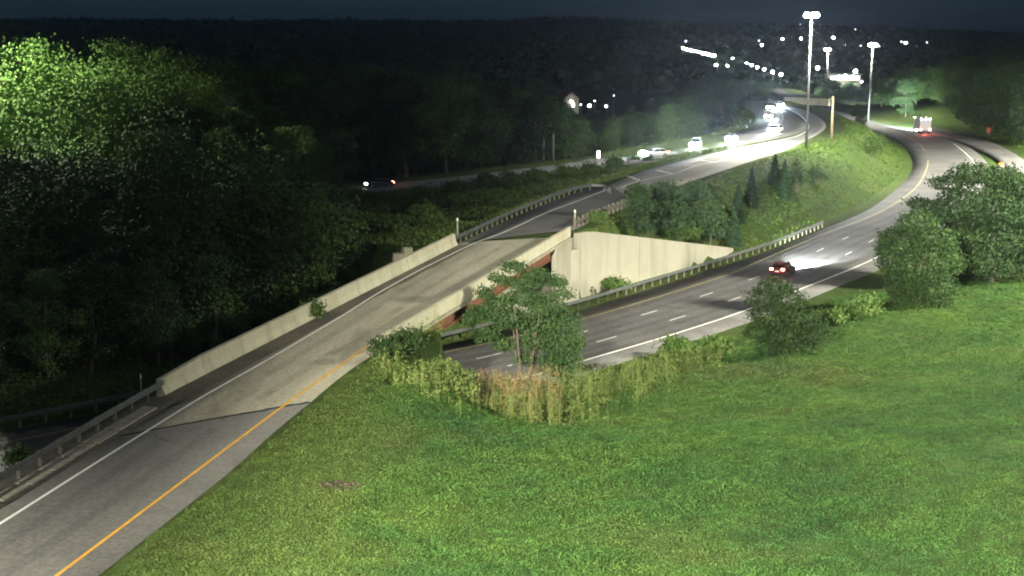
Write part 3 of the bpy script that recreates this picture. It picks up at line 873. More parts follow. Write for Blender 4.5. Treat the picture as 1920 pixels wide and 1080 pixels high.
def make_shrub(label, loc, h, w, seed, n=1500, size=0.14, mat='shrub', group=None, name='shrub', lobes=None):
    rng = np.random.default_rng(seed)
    if lobes is None:
        lobes = []
        for i in range(7):
            a = rng.uniform(0, 6.28); rr = w * 0.3 * math.sqrt(rng.random())
            lobes.append((math.cos(a) * rr, math.sin(a) * rr, h * rng.uniform(0.3, 0.62), w * rng.uniform(.2, .3), w * rng.uniform(.2, .3), h * rng.uniform(.25, .38)))
    root = empty(name, tuple(map(float, loc)))
    tag(root, label, 'shrub', group)
    m = MB()
    for i in range(5):
        a = rng.uniform(0, 6.28)
        m.tube([(0.05 * math.cos(a), 0.05 * math.sin(a), -0.2), (w * .2 * math.cos(a), w * .2 * math.sin(a), h * 0.6)], [0.035, 0.012], 5)
    m.build('stem', M['bark'], root)
    link_mesh('foliage', crown_mesh('foliage', lobes, n, size, M[mat], rng, 0.6), root)
    return root
def gz(x, y): return float(ground_z(np.array([x]), np.array([y]))[0])
def at_px(px, py, zguess=-4.0):
    """ground point seen at a photo pixel"""
    z = zguess
    for _ in range(12):
        p = P(px, py, z); z = 0.5 * z + 0.5 * gz(p[0], p[1])
    p = P(px, py, z); return np.array([p[0], p[1], gz(p[0], p[1])])

# ------------------------------------------------------------------ masts and lamps
M['lamp'] = emit('mast_lamp_lens', (0.93, 0.97, 1.0), 80.0)
def high_mast(label, base, top, power, cone=150, blend=0.5, color=(1.0, 0.97, 0.84), group='tall lighting masts', aim=None, glow=0.0, soft=1.2):
    base = np.array(base, float); top = np.array(top, float)
    root = empty('high_mast', tuple(map(float, base)))
    tag(root, label, 'light mast', group)
    d = top - base; h = d[2]
    m = MB(); m.tube([(0, 0, -1), tuple(d * 0.5), tuple(d)], [0.27, 0.20, 0.13], 12); m.build('pole', M['steel_pole'], root, True)
    ring = MB(); n = 24
    ring.tube([(d[0] + 0.95 * math.cos(2 * math.pi * i / n), d[1] + 0.95 * math.sin(2 * math.pi * i / n), h - 0.35) for i in range(n + 1)], 0.07, 6, cap=False)
    for i in range(4):
        a = i * math.pi / 2; ring.tube([(d[0], d[1], h - 0.1), (d[0] + 0.95 * math.cos(a), d[1] + 0.95 * math.sin(a), h - 0.35)], 0.05, 5)
    ring.build('lamp_ring', M['steel_pole'], root)
    for i in range(8):
        a = i * math.pi / 4; x, y = d[0] + 0.95 * math.cos(a), d[1] + 0.95 * math.sin(a)
        hm = MB(); hm.box((x, y, h - 0.32), (0.75, 0.5, 0.2), a, taper=0.75); lum = hm.build('luminaire', M['steel_pole'], root)
        lm = MB(); lm.sphere((x, y, h - 0.58), 0.42, 10, 6, 1.05); lm.build('lens', M['lamp'], lum)
    ld = bpy.data.lights.new('mast_light', 'SPOT'); ld.energy = power; ld.color = color
    ld.spot_size = R(cone); ld.spot_blend = blend; ld.shadow_soft_size = soft
    lo = bpy.data.objects.new('mast_light', ld); COL.objects.link(lo); lo.parent = root; lo.location = (d[0], d[1], h - 1.1)
    if aim is not None:
        v = Vector(aim) - Vector((base[0] + d[0], base[1] + d[1], base[2] + h - 1.1))
        lo.rotation_euler = v.to_track_quat('-Z', 'Y').to_euler()
    if glow:                                            # added point light that gives the lamp ring a halo in the haze
        gd = bpy.data.lights.new('mast_glow', 'POINT'); gd.energy = glow; gd.color = (0.8, 0.9, 1.0); gd.shadow_soft_size = 0.3
        go = bpy.data.objects.new('mast_glow', gd); COL.objects.link(go); go.parent = root; go.location = (d[0], d[1], h - 0.75)
    return root
high_mast('tallest lighting mast, standing on the grass beyond the ramp with a glaring lamp ring', (51.5, 262, -4.5), tuple(Q(1522, 22, 262)), MAST_POWER_FAR, 150, glow=50000)
high_mast('lighting mast right of the tallest one, beyond the highway curve', (102, 430, -6), tuple(Q(1637, 80, 430)), MAST_POWER_FAR * .5, 140, glow=6000)
high_mast('farthest and shortest lighting mast, between the two taller ones', (126, 600, -12), tuple(Q(1552, 90, 600)), MAST_POWER_FAR * .5, 140, glow=6000)
high_mast('lighting mast behind the camera, outside the picture, lighting the field and the bridge', (24, -34, 0.5), (24, -34, 32), MAST_POWER_BACK, 156, 0.4, soft=2.0)
high_mast('added fill floodlight mast behind the camera, outside the picture, aimed at the bridge and the retaining wall', (-25, -30, 0.5), (-25, -30, 34), MAST_POWER_FLOOD, 38, 0.6, aim=(36, 118, -4), soft=2.0)  # added mast that fills the shadows round bridge and wall
high_mast('lighting mast outside the right picture edge, lighting the highway curve', (122, 285, -4), (122, 285, 28), MAST_POWER_BEND, 156, 0.4, soft=2.0)
high_mast('lighting mast right of the field, outside the picture, lighting the wall and the highway', (92, 112, -4), (92, 112, 34), MAST_POWER_RIGHT, 156, 0.3, soft=3.0)
high_mast('lighting mast left of the ramp, outside the picture, lighting the bridge from the side', (-52, 22, -3), (-52, 22, 32), MAST_POWER_LEFT, 130, 0.4)
high_mast('lighting mast outside the picture beside the brightly lit trees on the left', (-69, 157, -5), (-69, 157, 31), MAST_POWER_TREE, 150, 0.5, (0.95, 1.0, 0.78))

# ------------------------------------------------------------------ single trees and shrubs near the roads
def tree_px(label, bpx, bpy, top_py, w_px, seed, z=-4.0, **k):
    b = at_px(bpx, bpy, z)
    Y = b[1]; h = Q(bpx, top_py, Y)[2] - b[2]; w = w_px / F_PX * Y
    return make_tree(label, b, h, w, seed, **k)
# slender many-stemmed tree in front of the highway: lobes placed in its own metres (x right, y away, z up)
b = at_px(985, 722, -4.8); pm = b[1] / F_PX
def lobes_px(b, lst):
    out = []
    pm = b[1] / F_PX
    for (px, py, rx, rz, dy) in lst:
        q = Q(px, py, b[1]); out.append((q[0] - b[0], dy, q[2] - b[2], rx * pm, rx * pm, rz * pm))
    return out
fl = lobes_px(b, [(962, 496, 24, 8, .3), (928, 512, 16, 7, -.3), (945, 520, 18, 7, .2), (1005, 510, 24, 8, .5), (985, 522, 30, 10, 0), (1040, 524, 22, 8, .6), (1055, 546, 22, 8, .1), (912, 545, 16, 8, .3), (935, 562, 26, 11, .2),
    (985, 552, 34, 13, 0), (1028, 566, 32, 11, -.3), (900, 582, 26, 11, .4), (880, 600, 14, 8, .4), (958, 590, 36, 14, -.4), (1020, 598, 38, 16, 0), (1066, 600, 24, 15, .3), (1078, 632, 18, 18, .2), (1052, 640, 30, 22, 0), (1008, 632, 34, 18, .5),
    (915, 622, 26, 10, 0), (945, 640, 20, 11, .2), (1072, 668, 20, 18, .2), (1035, 676, 26, 18, -.2), (1060, 695, 18, 14, 0), (985, 668, 18, 12, .3)])
make_tree('slender many-stemmed tree with layered branches in front of the bridge and highway', b, 9.0, 7, 11, n=22000, size=0.11, mat='leaf_mid', lobes=[(a, b_, c - .25, d * 1.15, e * 1.15, f * 1.2) for a, b_, c, d, e, f in fl], stems=9)
b = at_px(1462, 668, -5.3)
fl = lobes_px(b, [(1455, 540, 36, 18, 0), (1430, 560, 30, 22, .2), (1480, 565, 36, 22, -.2), (1450, 595, 48, 28, 0), (1500, 600, 42, 24, .3), (1425, 620, 32, 26, 0), (1475, 630, 46, 28, .1), (1525, 620, 34, 24, .2), (1440, 650, 30, 20, -.2), (1500, 650, 34, 20, 0)])
make_tree('bushy young tree with drooping twigs beside the highway, below the dark red car', b, 5.2, 5, 12, n=14000, size=0.10, mat='leaf_mid', lobes=fl, stems=4)
b = at_px(1730, 575, -6)
fl = lobes_px(b, [(1720, 420, 40, 24, 0), (1690, 450, 40, 26, .4), (1750, 450, 44, 28, .2), (1680, 490, 36, 28, 0), (1725, 495, 54, 36, -.5), (1775, 490, 38, 34, .5), (1695, 530, 40, 28, .2), (1745, 540, 46, 30, -.2), (1705, 560, 34, 18, .5), (1665, 470, 22, 18, 0), (1760, 565, 26, 16, 0)])
make_tree('round full green tree at the edge of the field, right of the highway', b, 9.0, 8, 13, n=30000, size=0.12, mat='leaf_mid', lobes=fl)
b = at_px(1860, 530, -5.6)
fl = lobes_px(b, [(1830, 325, 46, 20, 0), (1880, 335, 46, 24, .8), (1790, 345, 40, 18, .6), (1920, 350, 46, 26, .4), (1800, 390, 56, 32, 0), (1860, 390, 60, 40, -.6), (1925, 400, 56, 40, .5), (1830, 440, 60, 40, .4), (1900, 450, 60, 40, 0), (1850, 490, 56, 32, -.3), (1925, 495, 46, 30, .4), (1760, 400, 34, 18, 1.2), (1730, 385, 24, 12, 1.5)])
make_tree('large dark spreading tree hiding the road at the right edge of the picture', b, 12.5, 12, 14, n=36000, size=0.14, mat='leaf_dark', lobes=fl)
for i, (bx, by, t, w, lab) in enumerate([
    (1250, 462, 332, 104, 'big round dark tree standing above the retaining wall'),
    (1197, 436, 345, 50, 'narrow tree left of the big round tree above the retaining wall'),
    (1300, 440, 345, 46, 'small tree just right behind the big round tree above the wall'),
    (1330, 470, 376, 84, 'low wide dark tree above the right half of the retaining wall')]):
    tree_px(lab, bx, by, t, w, 30 + i, -2.0, n=4500, size=0.19, mat='leaf_dark', base=0.08)
for i, (bx, by, t, w, lab) in enumerate([
    (1383, 420, 349, 26, 'conifer nearest to the round trees, second lowest on the bank'),
    (1408, 392, 319, 24, 'slim conifer in the middle of the grassy bank, alone'),
    (1452, 356, 293, 26, 'leftmost conifer of the close group of three below the tall mast'),
    (1470, 378, 303, 28, 'lowest conifer of the close group of three below the tall mast'),
    (1374, 466, 392, 30, 'lowest conifer, at the right end of the retaining wall')]):
    b = at_px(bx, by, -4); h = Q(bx, t, b[1])[2] - b[2]
    make_conifer(lab, b, h * 1.05, w / F_PX * b[1] * 1.45, 50 + i, 2600, 0.17, 'conifers on the grassy bank')
for i, (bx, by, t, w, mat, lab) in enumerate([
    (1495, 362, 291, 38, 'leaf_dark', 'rounded dark bush right of the three conifers, at the mast foot'),
    (1532, 345, 309, 40, 'leaf_dark', 'small round dark bush alone on the grassy bank'),
    (1640, 296, 240, 62, 'shrub', 'wide scrubby thicket near the top of the grassy bank'),
    (1190, 440, 378, 50, 'shrub', 'brownish bush at the left end of the wall, under the narrow tree'),
    (1270, 455, 415, 80, 'shrub', 'low bush on the wall top in front of the big round tree'),
    (1150, 548, 521, 62, 'shrub', 'low shrub at the foot of the retaining wall'),
    (1100, 552, 534, 14, 'leaf_dark', 'tiny dark shrub against the wall corner'),
    (1612, 596, 548, 110, 'shrub', 'dark low thicket between the two trees at the field edge'),
    (1560, 610, 575, 60, 'shrub', 'low brownish shrub right of the drooping young tree'),
    (1265, 672, 630, 70, 'shrub', 'dark scrub beside the white highway line, between the two young trees'),
    (1340, 662, 628, 80, 'shrub', 'scrub patch left of the drooping young tree'),
    (1120, 418, 398, 60, 'shrub', 'low hedge-like shrub beyond the right parapet end'),
    (1190, 302, 292, 34, 'leaf_dark', 'dark low bush in front of the nearest headlights'),
    (1215, 302, 293, 26, 'leaf_dark', 'second dark low bush in front of the nearest headlights, further right'),
    (35, 878, 836, 26, 'shrub', 'small weed bush behind the near guardrail at the left edge'),
    (582, 590, 566, 36, 'shrub', 'small weedy shrub growing at the foot of the left parapet')]):
    b = at_px(bx, by, -3)
    if bx == 582: b = P(582, 596, 0.0)
    h = max(0.5, Q(bx, t, b[1])[2] - b[2])
    make_shrub(lab, b, h, w / F_PX * b[1], 70 + i, 1700 if w > 40 else 700, 0.15, mat)

for i, (Y, off, h, w, mat, lab) in enumerate([
    (91.0, 0.9, 2.4, 2.4, 'leaf_mid', 'dark bush growing against the near end of the right parapet'),
    (93.0, 1.6, 2.6, 2.6, 'leaf_mid', 'second dark bush against the right parapet, further from the camera'),
    (89.0, 2.4, 2.3, 3.0, 'weed', 'yellow green bush below the near end of the right parapet'),
    (92.5, 4.0, 3.2, 3.4, 'weed', 'tall yellow green bush at the foot of the bridge abutment'),
    (95.5, 4.4, 2.6, 3.0, 'weed', 'yellow green bush by the highway shoulder under the girder end'),
    (90.5, 5.6, 2.4, 3.4, 'weed', 'leafy yellow green bush in the ditch left of the brown seed heads')]):
    q = right_at(Y) + np.array([RD[1], -RD[0]]) * off
    make_shrub(lab, (q[0], q[1], min(gz(q[0], q[1]), -0.3)), h * .85, w * .85, 300 + i, 2600, 0.09, mat)
# ------------------------------------------------------------------ woods: individual trees, copies of a few kinds
PROTO_H = 10.0
protos = []
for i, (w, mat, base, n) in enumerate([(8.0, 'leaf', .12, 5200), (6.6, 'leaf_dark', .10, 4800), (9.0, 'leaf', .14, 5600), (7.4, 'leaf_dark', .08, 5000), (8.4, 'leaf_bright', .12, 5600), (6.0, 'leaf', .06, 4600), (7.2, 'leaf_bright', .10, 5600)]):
    rng = np.random.default_rng(200 + i)
    lobes = random_lobes(PROTO_H, w, rng, base, 22)
    fine = mat == 'leaf_bright'
    protos.append((trunk_mesh('trunk', 7.2, 0.2, lobes, rng, M['bark']), crown_mesh('crown', lobes, 34000 if fine else int(n * 2.6), 0.068 if fine else 0.105, M[mat], rng, 0.55, *((90, 5.0) if fine else (22, 2.2)))))
def wood_tree(label, group, loc, h, kind, wide=1.0):
    root = empty('broadleaf_tree', tuple(map(float, loc)), random.uniform(0, 6.28))
    s = h / PROTO_H; root.scale = (s * wide, s * wide, s)
    tag(root, label, 'tree', group)
    link_mesh('trunk', protos[kind][0], root); link_mesh('crown', protos[kind][1], root)
    return root
placed = []
def clear_of(x, y, r):
    for p, w in ((center_low, 13), (all_ramp_c, 8), (main_c, 8.5), (side_c, 9)):
        if near_poly([x], [y], p)[0][0] < w + r: return False
    return True
main_c = 0.5 * (resample(main_near, 90) + resample(main_far, 90)); side_c = 0.5 * (resample(side_left, 60) + resample(side_right, 60))
def wood(label, group, n, sampler, top_fn, hmin, hmax, gap, kinds, wide=(0.9, 1.2), r=1.5):
    got = 0; tries = 0
    while got < n and tries < n * 40:
        tries += 1
        x, y = sampler()
        if not clear_of(x, y, r): continue
        if group.startswith('wood behind') and near_poly([x], [y], main_c)[1][0] > 0: continue
        if any((x - a) ** 2 + (y - c) ** 2 < gap * gap for a, c in placed): continue
        z = gz(x, y) if y < 690 else float(hill_z(np.array(x), np.array(y)))
        px = 960 + F_PX * x / y
        t = top_fn(px, y)
        h = Q(px, t, y)[2] - z
        h = min(max(h * random.uniform(0.88, 1.04), hmin), hmax)
        placed.append((x, y)); wood_tree(label, group, (x, y, z - 0.2), h, random.choice(kinds), random.uniform(*wide)); got += 1
    return got
def px_sampler(x0, x1, y0, y1):
    def f():
        y = random.uniform(y0, y1); return (random.uniform(x0, x1) - 960) / F_PX * y, y
    return f
# brightly lit trees at the upper left
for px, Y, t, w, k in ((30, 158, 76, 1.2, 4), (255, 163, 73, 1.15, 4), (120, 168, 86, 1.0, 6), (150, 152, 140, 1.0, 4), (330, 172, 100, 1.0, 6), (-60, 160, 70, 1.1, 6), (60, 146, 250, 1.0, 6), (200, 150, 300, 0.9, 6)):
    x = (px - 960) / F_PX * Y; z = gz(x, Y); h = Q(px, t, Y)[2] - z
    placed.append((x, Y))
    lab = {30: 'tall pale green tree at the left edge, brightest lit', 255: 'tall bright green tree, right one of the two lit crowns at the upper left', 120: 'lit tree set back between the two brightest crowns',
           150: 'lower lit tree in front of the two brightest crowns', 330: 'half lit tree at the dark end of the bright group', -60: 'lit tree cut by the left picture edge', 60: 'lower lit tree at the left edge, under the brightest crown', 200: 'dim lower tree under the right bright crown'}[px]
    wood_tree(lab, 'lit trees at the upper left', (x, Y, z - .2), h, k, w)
wood('dark broadleaf tree in the unlit wood left of the ramp', 'dark wood left of the ramp', 70, px_sampler(-60, 600, 118, 212), lambda px, y: np.interp(px, [0, 300, 450, 640], [170, 110, 150, 250]) + (205 - y) * 1.6, 6, 24, 4.2, [1, 3, 0, 5])
wood('low dark tree on the near edge of the wood left of the ramp', 'dark wood left of the ramp', 26, px_sampler(-60, 420, 100, 128), lambda px, y: np.interp(px, [0, 200, 420], [520, 470, 450]), 4, 9, 3.2, [1, 3, 5])
wood('tree in the wood behind the main carriageway', 'wood behind the main carriageway', 84, px_sampler(250, 1420, 236, 330), lambda px, y: np.interp(px, [250, 500, 700, 850, 1000, 1060, 1090, 1200, 1420], [60, 90, 115, 140, 160, 195, 215, 205, 150]) + (300 - y) * .35, 5, 22, 5.2, [0, 1, 3, 5, 2])
wood('tree on the dark valley slope beyond the main carriageway', 'valley wood', 60, px_sampler(300, 1440, 340, 560), lambda px, y: np.interp(px, [300, 700, 1000, 1060, 1200, 1300, 1430], [60, 85, 110, 205, 195, 150, 140]) , 7, 20, 7, [1, 3, 5])
wood('tree on the wooded bank right of the far highway', 'wood at the upper right', 78, px_sampler(1600, 1990, 340, 540), lambda px, y: np.interp(px, [1600, 1660, 1720, 1800, 1950], [190, 150, 125, 112, 105]) + (460 - y) * 0.18, 5, 20, 5.5, [0, 1, 3, 2])
wood('tree in the dark gap between the highways in the distance', 'distant trees between the roads', 34, px_sampler(1460, 1680, 560, 690), lambda px, y: random.uniform(140, 172), 5, 14, 7, [1, 3, 0])

def far_forest():
    rng = np.random.default_rng(5); n = 9000
    r = 640 + 3200 * rng.random(n) ** 1.3; az = rng.uniform(R(-22), R(22), n)
    x, y = r * np.sin(az), r * np.cos(az); z = hill_z(x, y)
    s = rng.uniform(3.5, 7.0, n) * np.interp(r, [640, 3800], [0.8, 1.5])
    per = 10
    d = rng.normal(size=(n, per, 3)); d /= np.linalg.norm(d, axis=2)[:, :, None]; d[:, :, 2] = np.abs(d[:, :, 2])
    C = np.stack([x, y, z], 1)[:, None, :] + d * s[:, None, None] * np.array([1, 1, 1.1])
    V, Fc = leaf_quads(C.reshape(-1, 3), d.reshape(-1, 3), np.repeat(s * 0.62, per), rng, 0.8)
    o = link_mesh('far_forest', np_mesh('far_forest', V, Fc, M['leaf_dark']))
    tag(o, 'far dark forest covering the hills up to the horizon', 'forest', kind='stuff')
far_forest()

# ------------------------------------------------------------------ grass, weeds
def vnoise(x, y, s, seed):
    """cheap value noise"""
    xi, yi = np.floor(x / s).astype(int), np.floor(y / s).astype(int); fx, fy = x / s - xi, y / s - yi
    fx = fx * fx * (3 - 2 * fx); fy = fy * fy * (3 - 2 * fy)
    def h(a, b):
        v = np.sin(a * 127.1 + b * 311.7 + seed * 74.7) * 43758.5453; return v - np.floor(v)
    return (h(xi, yi) * (1 - fx) + h(xi + 1, yi) * fx) * (1 - fy) + (h(xi, yi + 1) * (1 - fx) + h(xi + 1, yi + 1) * fx) * fy
def scatter(n, px0, px1, y0, y1, power, rng):
    """points in the view wedge, denser close by"""
    u = rng.random(n); a = 1 - power
    y = (y0 ** a + u * (y1 ** a - y0 ** a)) ** (1 / a) if abs(a) > 1e-6 else y0 * (y1 / y0) ** u
    px = rng.uniform(px0, px1, n); x = (px - 960) / F_PX * y
    return x, y, px
def tufts(name, label, x, y, hgt, size, mat, rng, up=0.6, aspect=0.3):
    z = ground_z(x, y)
    n = len(x)
    N = np.stack([rng.normal(size=n) * .8, rng.normal(size=n) * .8, np.full(n, up)], 1)
    C = np.stack([x, y, z + hgt * rng.random(n) ** 0.8], 1)
    V, Fc = leaf_quads(C, N, size, rng, aspect)
    o = link_mesh(name, np_mesh(name, V, Fc, mat)); tag(o, label, 'grass', kind='stuff'); return o
all_ramp_f, center_low_f = all_ramp_c, center_low
all_ramp_c, center_low, main_c, side_c = resample(all_ramp_c, 70), resample(center_low, 60), resample(main_c, 45), resample(side_c, 20)
rng = np.random.default_rng(21)
x, y, px = scatter(1500000, -60, 1990, 43, 150, 1.0, rng)
dR, sR, _ = near_poly(x, y, all_ramp_c); dL, sL, _ = near_poly(x, y, center_low)
hwr = np.interp(y, [40, 60, 80, 90], [5.0, 4.6, 4.3, 4.2])
pr = np.array(ramp_right); dE, sE, _ = near_poly(x, y, np.vstack([pr, [[*right_at(YR1), 0]]]))
field = (sR > 0) & (sL > 0) & (dL > 10.3) & (sE > 0) & (dE > 0.15 + 0.5 * vnoise(x, y, 1.2, 3))
bare = vnoise(x, y, 3.1, 44)
soil_c = at_px(640, 912, -0.5)[:2]
field &= ~(np.hypot((x - soil_c[0]) / 1.3, (y - soil_c[1]) / 0.9) < 0.6 + 0.4 * vnoise(x, y, .4, 9))
verge = field & (dE + rng.normal(0, 1.2, len(x)) < 2.0 + 9 * vnoise(x, y, 5, 5) * np.interp(y, [45, 60, 80, 95], [1.0, 1.0, .5, .15]))
mead = field & ~verge
cl = vnoise(x, y, 1.3, 1) * .55 + vnoise(x, y, 0.5, 2) * .25 + vnoise(x, y, 4.5, 4) * .4
keep = rng.random(len(x)) < 0.35 + 0.75 * cl
m_ = mead & keep
tufts('meadow_grass', 'leafy green meadow covering the foreground slope', x[m_], y[m_], 0.04 + 0.85 * np.clip(cl[m_] - .30, 0, 1) ** 1.2, 0.018 + 0.00048 * y[m_], M['grass'], rng, 1.2, 0.34)
m_ = verge & keep
tufts('verge_grass', 'short olive grass along the right edge of the ramp', x[m_], y[m_], 0.03 + 0.32 * np.clip(cl[m_] - .25, 0, 1), 0.018 + 0.00045 * y[m_], M['grass_verge'], rng, 1.0, 0.28)
# median bank and far verges
x, y, px = scatter(260000, 1040, 1990, 128, 420, 0.6, rng)
dR, sR, _ = near_poly(x, y, all_ramp_c); dL, sL, _ = near_poly(x, y, center_low); dM, _, _ = near_poly(x, y, main_c); dS, _, _ = near_poly(x, y, side_c)
t = (x - WALL0[0]) * wall_dir[0] + (y - WALL0[1]) * wall_dir[1]; off = (x - WALL0[0]) * (-wall_dir[1]) + (y - WALL0[1]) * wall_dir[0]
inwall = (t > -16) & (t < WALL_LEN) & (off < 0.8)
m_ = (dR > 6.0) & (dL > 8.8) & (dM > 7.5) & (dS > 7) & ~inwall
cl = vnoise(x, y, 2.0, 11) * .6 + vnoise(x, y, 5.0, 12) * .5
m_ &= rng.random(len(x)) < 0.4 + cl * .7
tufts('bank_grass', 'yellow green grass on the bank between ramp and highway', x[m_], y[m_], 0.06 + 0.35 * np.clip(cl[m_] - .3, 0, 1), 0.06 + 0.0005 * y[m_], M['grass_bank'], rng, 0.7, 0.35)
# strip between ramp and main carriageway, and the left edge by the guardrails
x, y, px = scatter(90000, -60, 1400, 78, 235, 0.8, rng)
dR, sR, _ = near_poly(x, y, all_ramp_c); dL, sL, _ = near_poly(x, y, center_low); dM, _, _ = near_poly(x, y, main_c)
m_ = (sR < 0) & (dR > 6.8) & (dL > 9.5) & (dM > 7.3)
m_ |= (sR > 0) & (dR > 5) & (px < 330) & (dL > 9.5)
cl = vnoise(x, y, 2.4, 15) * .6 + vnoise(x, y, 6.0, 16) * .5
tufts('rough_grass', 'rough grass and scrub left of the ramp', x[m_], y[m_], 0.1 + 0.7 * np.clip(cl[m_] - .25, 0, 1), 0.10 + 0.0007 * y[m_], M['grass_verge'], rng, 0.7, 0.35)
# mounded shrubs along the main carriageway
k = 0
for px_, py_, w_ in [(660, 372, 60), (720, 380, 70), (790, 372, 60), (850, 360, 64), (905, 352, 56), (960, 346, 56), (1010, 338, 44), (1060, 330, 40), (1105, 326, 36), (690, 400, 80), (780, 398, 76), (870, 385, 60), (640, 430, 80), (720, 432, 70), (800, 425, 50), (1150, 318, 26), (930, 375, 44)]:
    b = at_px(px_, py_, -3.5)
    make_shrub('low mounded shrub on the strip between ramp and main carriageway', b, random.uniform(1.3, 2.4), w_ / F_PX * b[1] * 1.1, 120 + k, 1300, 0.22, 'shrub', 'mounded shrubs along the main carriageway'); k += 1

def weeds(name, label, mat, pts, hs, rng, leaves=15, head=False):
    n = len(pts); z = ground_z(pts[:, 0], pts[:, 1])
    base = np.c_[pts, z - 0.05]; lean = rng.normal(size=(n, 2)) * 0.10
    top = base + np.c_[lean * hs[:, None], hs]
    w = 0.014
    a = rng.uniform(0, 3.14, n); dx = np.c_[np.cos(a), np.sin(a), np.zeros(n)] * w
    S = np.stack([base - dx, base + dx, top + dx * .4, top - dx * .4], 1).reshape(-1, 3)
    tt = rng.uniform(0.72 if head else 0.12, 1.0, (n, leaves))
    C = base[:, None, :] + (top - base)[:, None, :] * tt[:, :, None]
    spread = (0.10 if head else 0.16) * (1.15 - tt) + 0.03
    C = C + rng.normal(size=(n, leaves, 3)) * spread[:, :, None]
    N = rng.normal(size=(n * leaves, 3)) * .7 + np.array([0, -.2, .5])
    V, Fc = leaf_quads(C.reshape(-1, 3), N, (0.05 if head else 0.085), rng, 0.35)
    V = np.concatenate([S, V]); Fc = np.concatenate([np.arange(4 * n).reshape(-1, 4), Fc + 4 * n])
    o = link_mesh(name, np_mesh(name, V, Fc, M[mat])); tag(o, label, 'weeds', kind='stuff')
rng = np.random.default_rng(33)
x, y, px = scatter(16000, 690, 1480, 78, 118, 0.5, rng)
dL, sL, _ = near_poly(x, y, center_low)
dE, sE, _ = near_poly(x, y, np.vstack([pr, [[*right_at(YR1), 0]]]))
dmax = np.interp(px, [690, 800, 1000, 1100, 1250, 1450], [19, 23, 25.5, 24, 20, 15])
m_ = (sL > 0) & (dL > 11.0) & (dL < dmax - 3 + 8 * vnoise(x, y, 2.2, 8) * rng.random(len(x))) & (sE > 0) & (dE > 1.0)
m_ &= rng.random(len(x)) < 0.40
dens = vnoise(x, y, 1.6, 31); m_ &= dens > 0.30
pts = np.c_[x[m_], y[m_]]; pxm = px[m_]
hh = np.interp(pxm, [690, 760, 830, 1000, 1100, 1300, 1480], [1.0, 1.5, 2.0, 2.4, 2.3, 1.9, 1.2]) * rng.uniform(0.35, 1.2, len(pts)) * np.interp(near_poly(pts[:, 0], pts[:, 1], center_low)[0], [11, 15, 30], [0.75, 1.0, 1.0])
weeds('tall_weeds', 'tall leafy weeds crowding the ditch behind the grassy crest', 'weed', pts, hh, rng, 16)
bm_ = (pxm > 895) & (pxm < 1050) & (rng.random(len(pts)) < 0.55)
weeds('brown_weeds', 'patch of brown seed heads among the tall weeds in front of the slender tree', 'weed_brown', pts[bm_] + rng.normal(size=(bm_.sum(), 2)) * .1, 2.5 * rng.uniform(0.85, 1.1, bm_.sum()), rng, 16, True)
# bare patch of soil in the near verge
m = MB()
for i in range(46):
    a, q = random.uniform(0, 6.28), math.sqrt(random.random())
    p = (soil_c[0] + 1.05 * q * math.cos(a) + .15 * random.random(), soil_c[1] + .75 * q * math.sin(a))
    m.sphere((p[0], p[1], gz(*p) + 0.02), random.uniform(.05, .14), 7, 4, random.uniform(.35, .6))
tag(m.build('soil_patch', M['soil'], None, True), kind='structure')

all_ramp_c, center_low = all_ramp_f, center_low_f
# ------------------------------------------------------------------ poles, markers, barrel
def pole_thing(name, label, cat, base, h, r, mat, parts=()):
    root = empty(name, tuple(map(float, base))); tag(root, label, cat)
    m = MB(); m.tube([(0, 0, -.3), (0, 0, h)], [r, r * .85], 8); m.build('pole', mat, root, True)
    return root
b = at_px(1559, 262, -3); h = Q(1562, 180, b[1])[2] - b[2]
u = pole_thing('utility_pole', 'pale wooden utility pole on the grass tip between ramp and highway', 'utility pole', b, h, 0.25, M['wood'])
for px_, by_, ty_, lab in ((1037, 292, 250, 'thin grey pole at the wood edge, right of a pair'), (1019, 286, 256, 'thin grey pole at the wood edge, left of a pair')):
    Y = 262.0 if px_ == 1037 else 268.0
    q = Q(px_, by_, Y); z = gz(q[0], Y)
    pole_thing('wooden_pole', lab, 'pole', (q[0], Y, z), Q(px_, ty_, Y)[2] - z, .22, M['steel_pole'])
m_ref = plain('reflector_white', (0.8, 0.8, 0.78), 0.4)
for px_, by_, ty_, lab, r in ((858, 446, 408, 'white marker post beside the far end of the left parapet', 0.07), (1078, 424, 393, 'pale marker post at the right parapet end above the wall', 0.07), (265, 735, 700, 'thin dry marker stake behind the near guardrail', 0.03)):
    b = P(px_, by_, -0.1); hh_ = Q(px_, ty_, b[1])[2] - b[2]
    root = empty('marker_post', tuple(map(float, b))); tag(root, lab, 'marker post')
    m = MB(); m.box((0, 0, hh_ / 2 - .2), (r * 2.4, r, hh_ + .4)); m.build('post', M['slab'], root)
    m = MB(); m.box((0, -r * .62, hh_ - .18), (r * 1.9, .02, .22)); m.build('reflector', m_ref, root)
b = P(1122, 301, -1.9); root = empty('road_sign', tuple(map(float, b))); tag(root, 'small white upright board, glowing in place of reflected headlight, beside the main carriageway, left of the headlights', 'road sign')
m = MB(); m.tube([(0, 0, -.3), (0, 0, 1.5)], .05, 6); m.build('post', M['steel_pole'], root)
m = MB(); m.box((0, -.06, 1.05), (.55, .05, 1.3)); m.build('board', emit('emissive_white_board', (0.95, 0.97, 1), 3.0), root)  # emission stands for headlight thrown back by the board
b = at_px(1876, 322, -6); root = empty('traffic_barrel', tuple(map(float, b))); tag(root, 'orange traffic barrel standing in the gore behind the large dark tree', 'traffic barrel')
m = MB(); m.tube([(0, 0, 0), (0, 0, 1.7)], [.62, .5], 12); m.build('barrel', plain('barrel_orange', (0.75, 0.28, 0.03), .5), root)
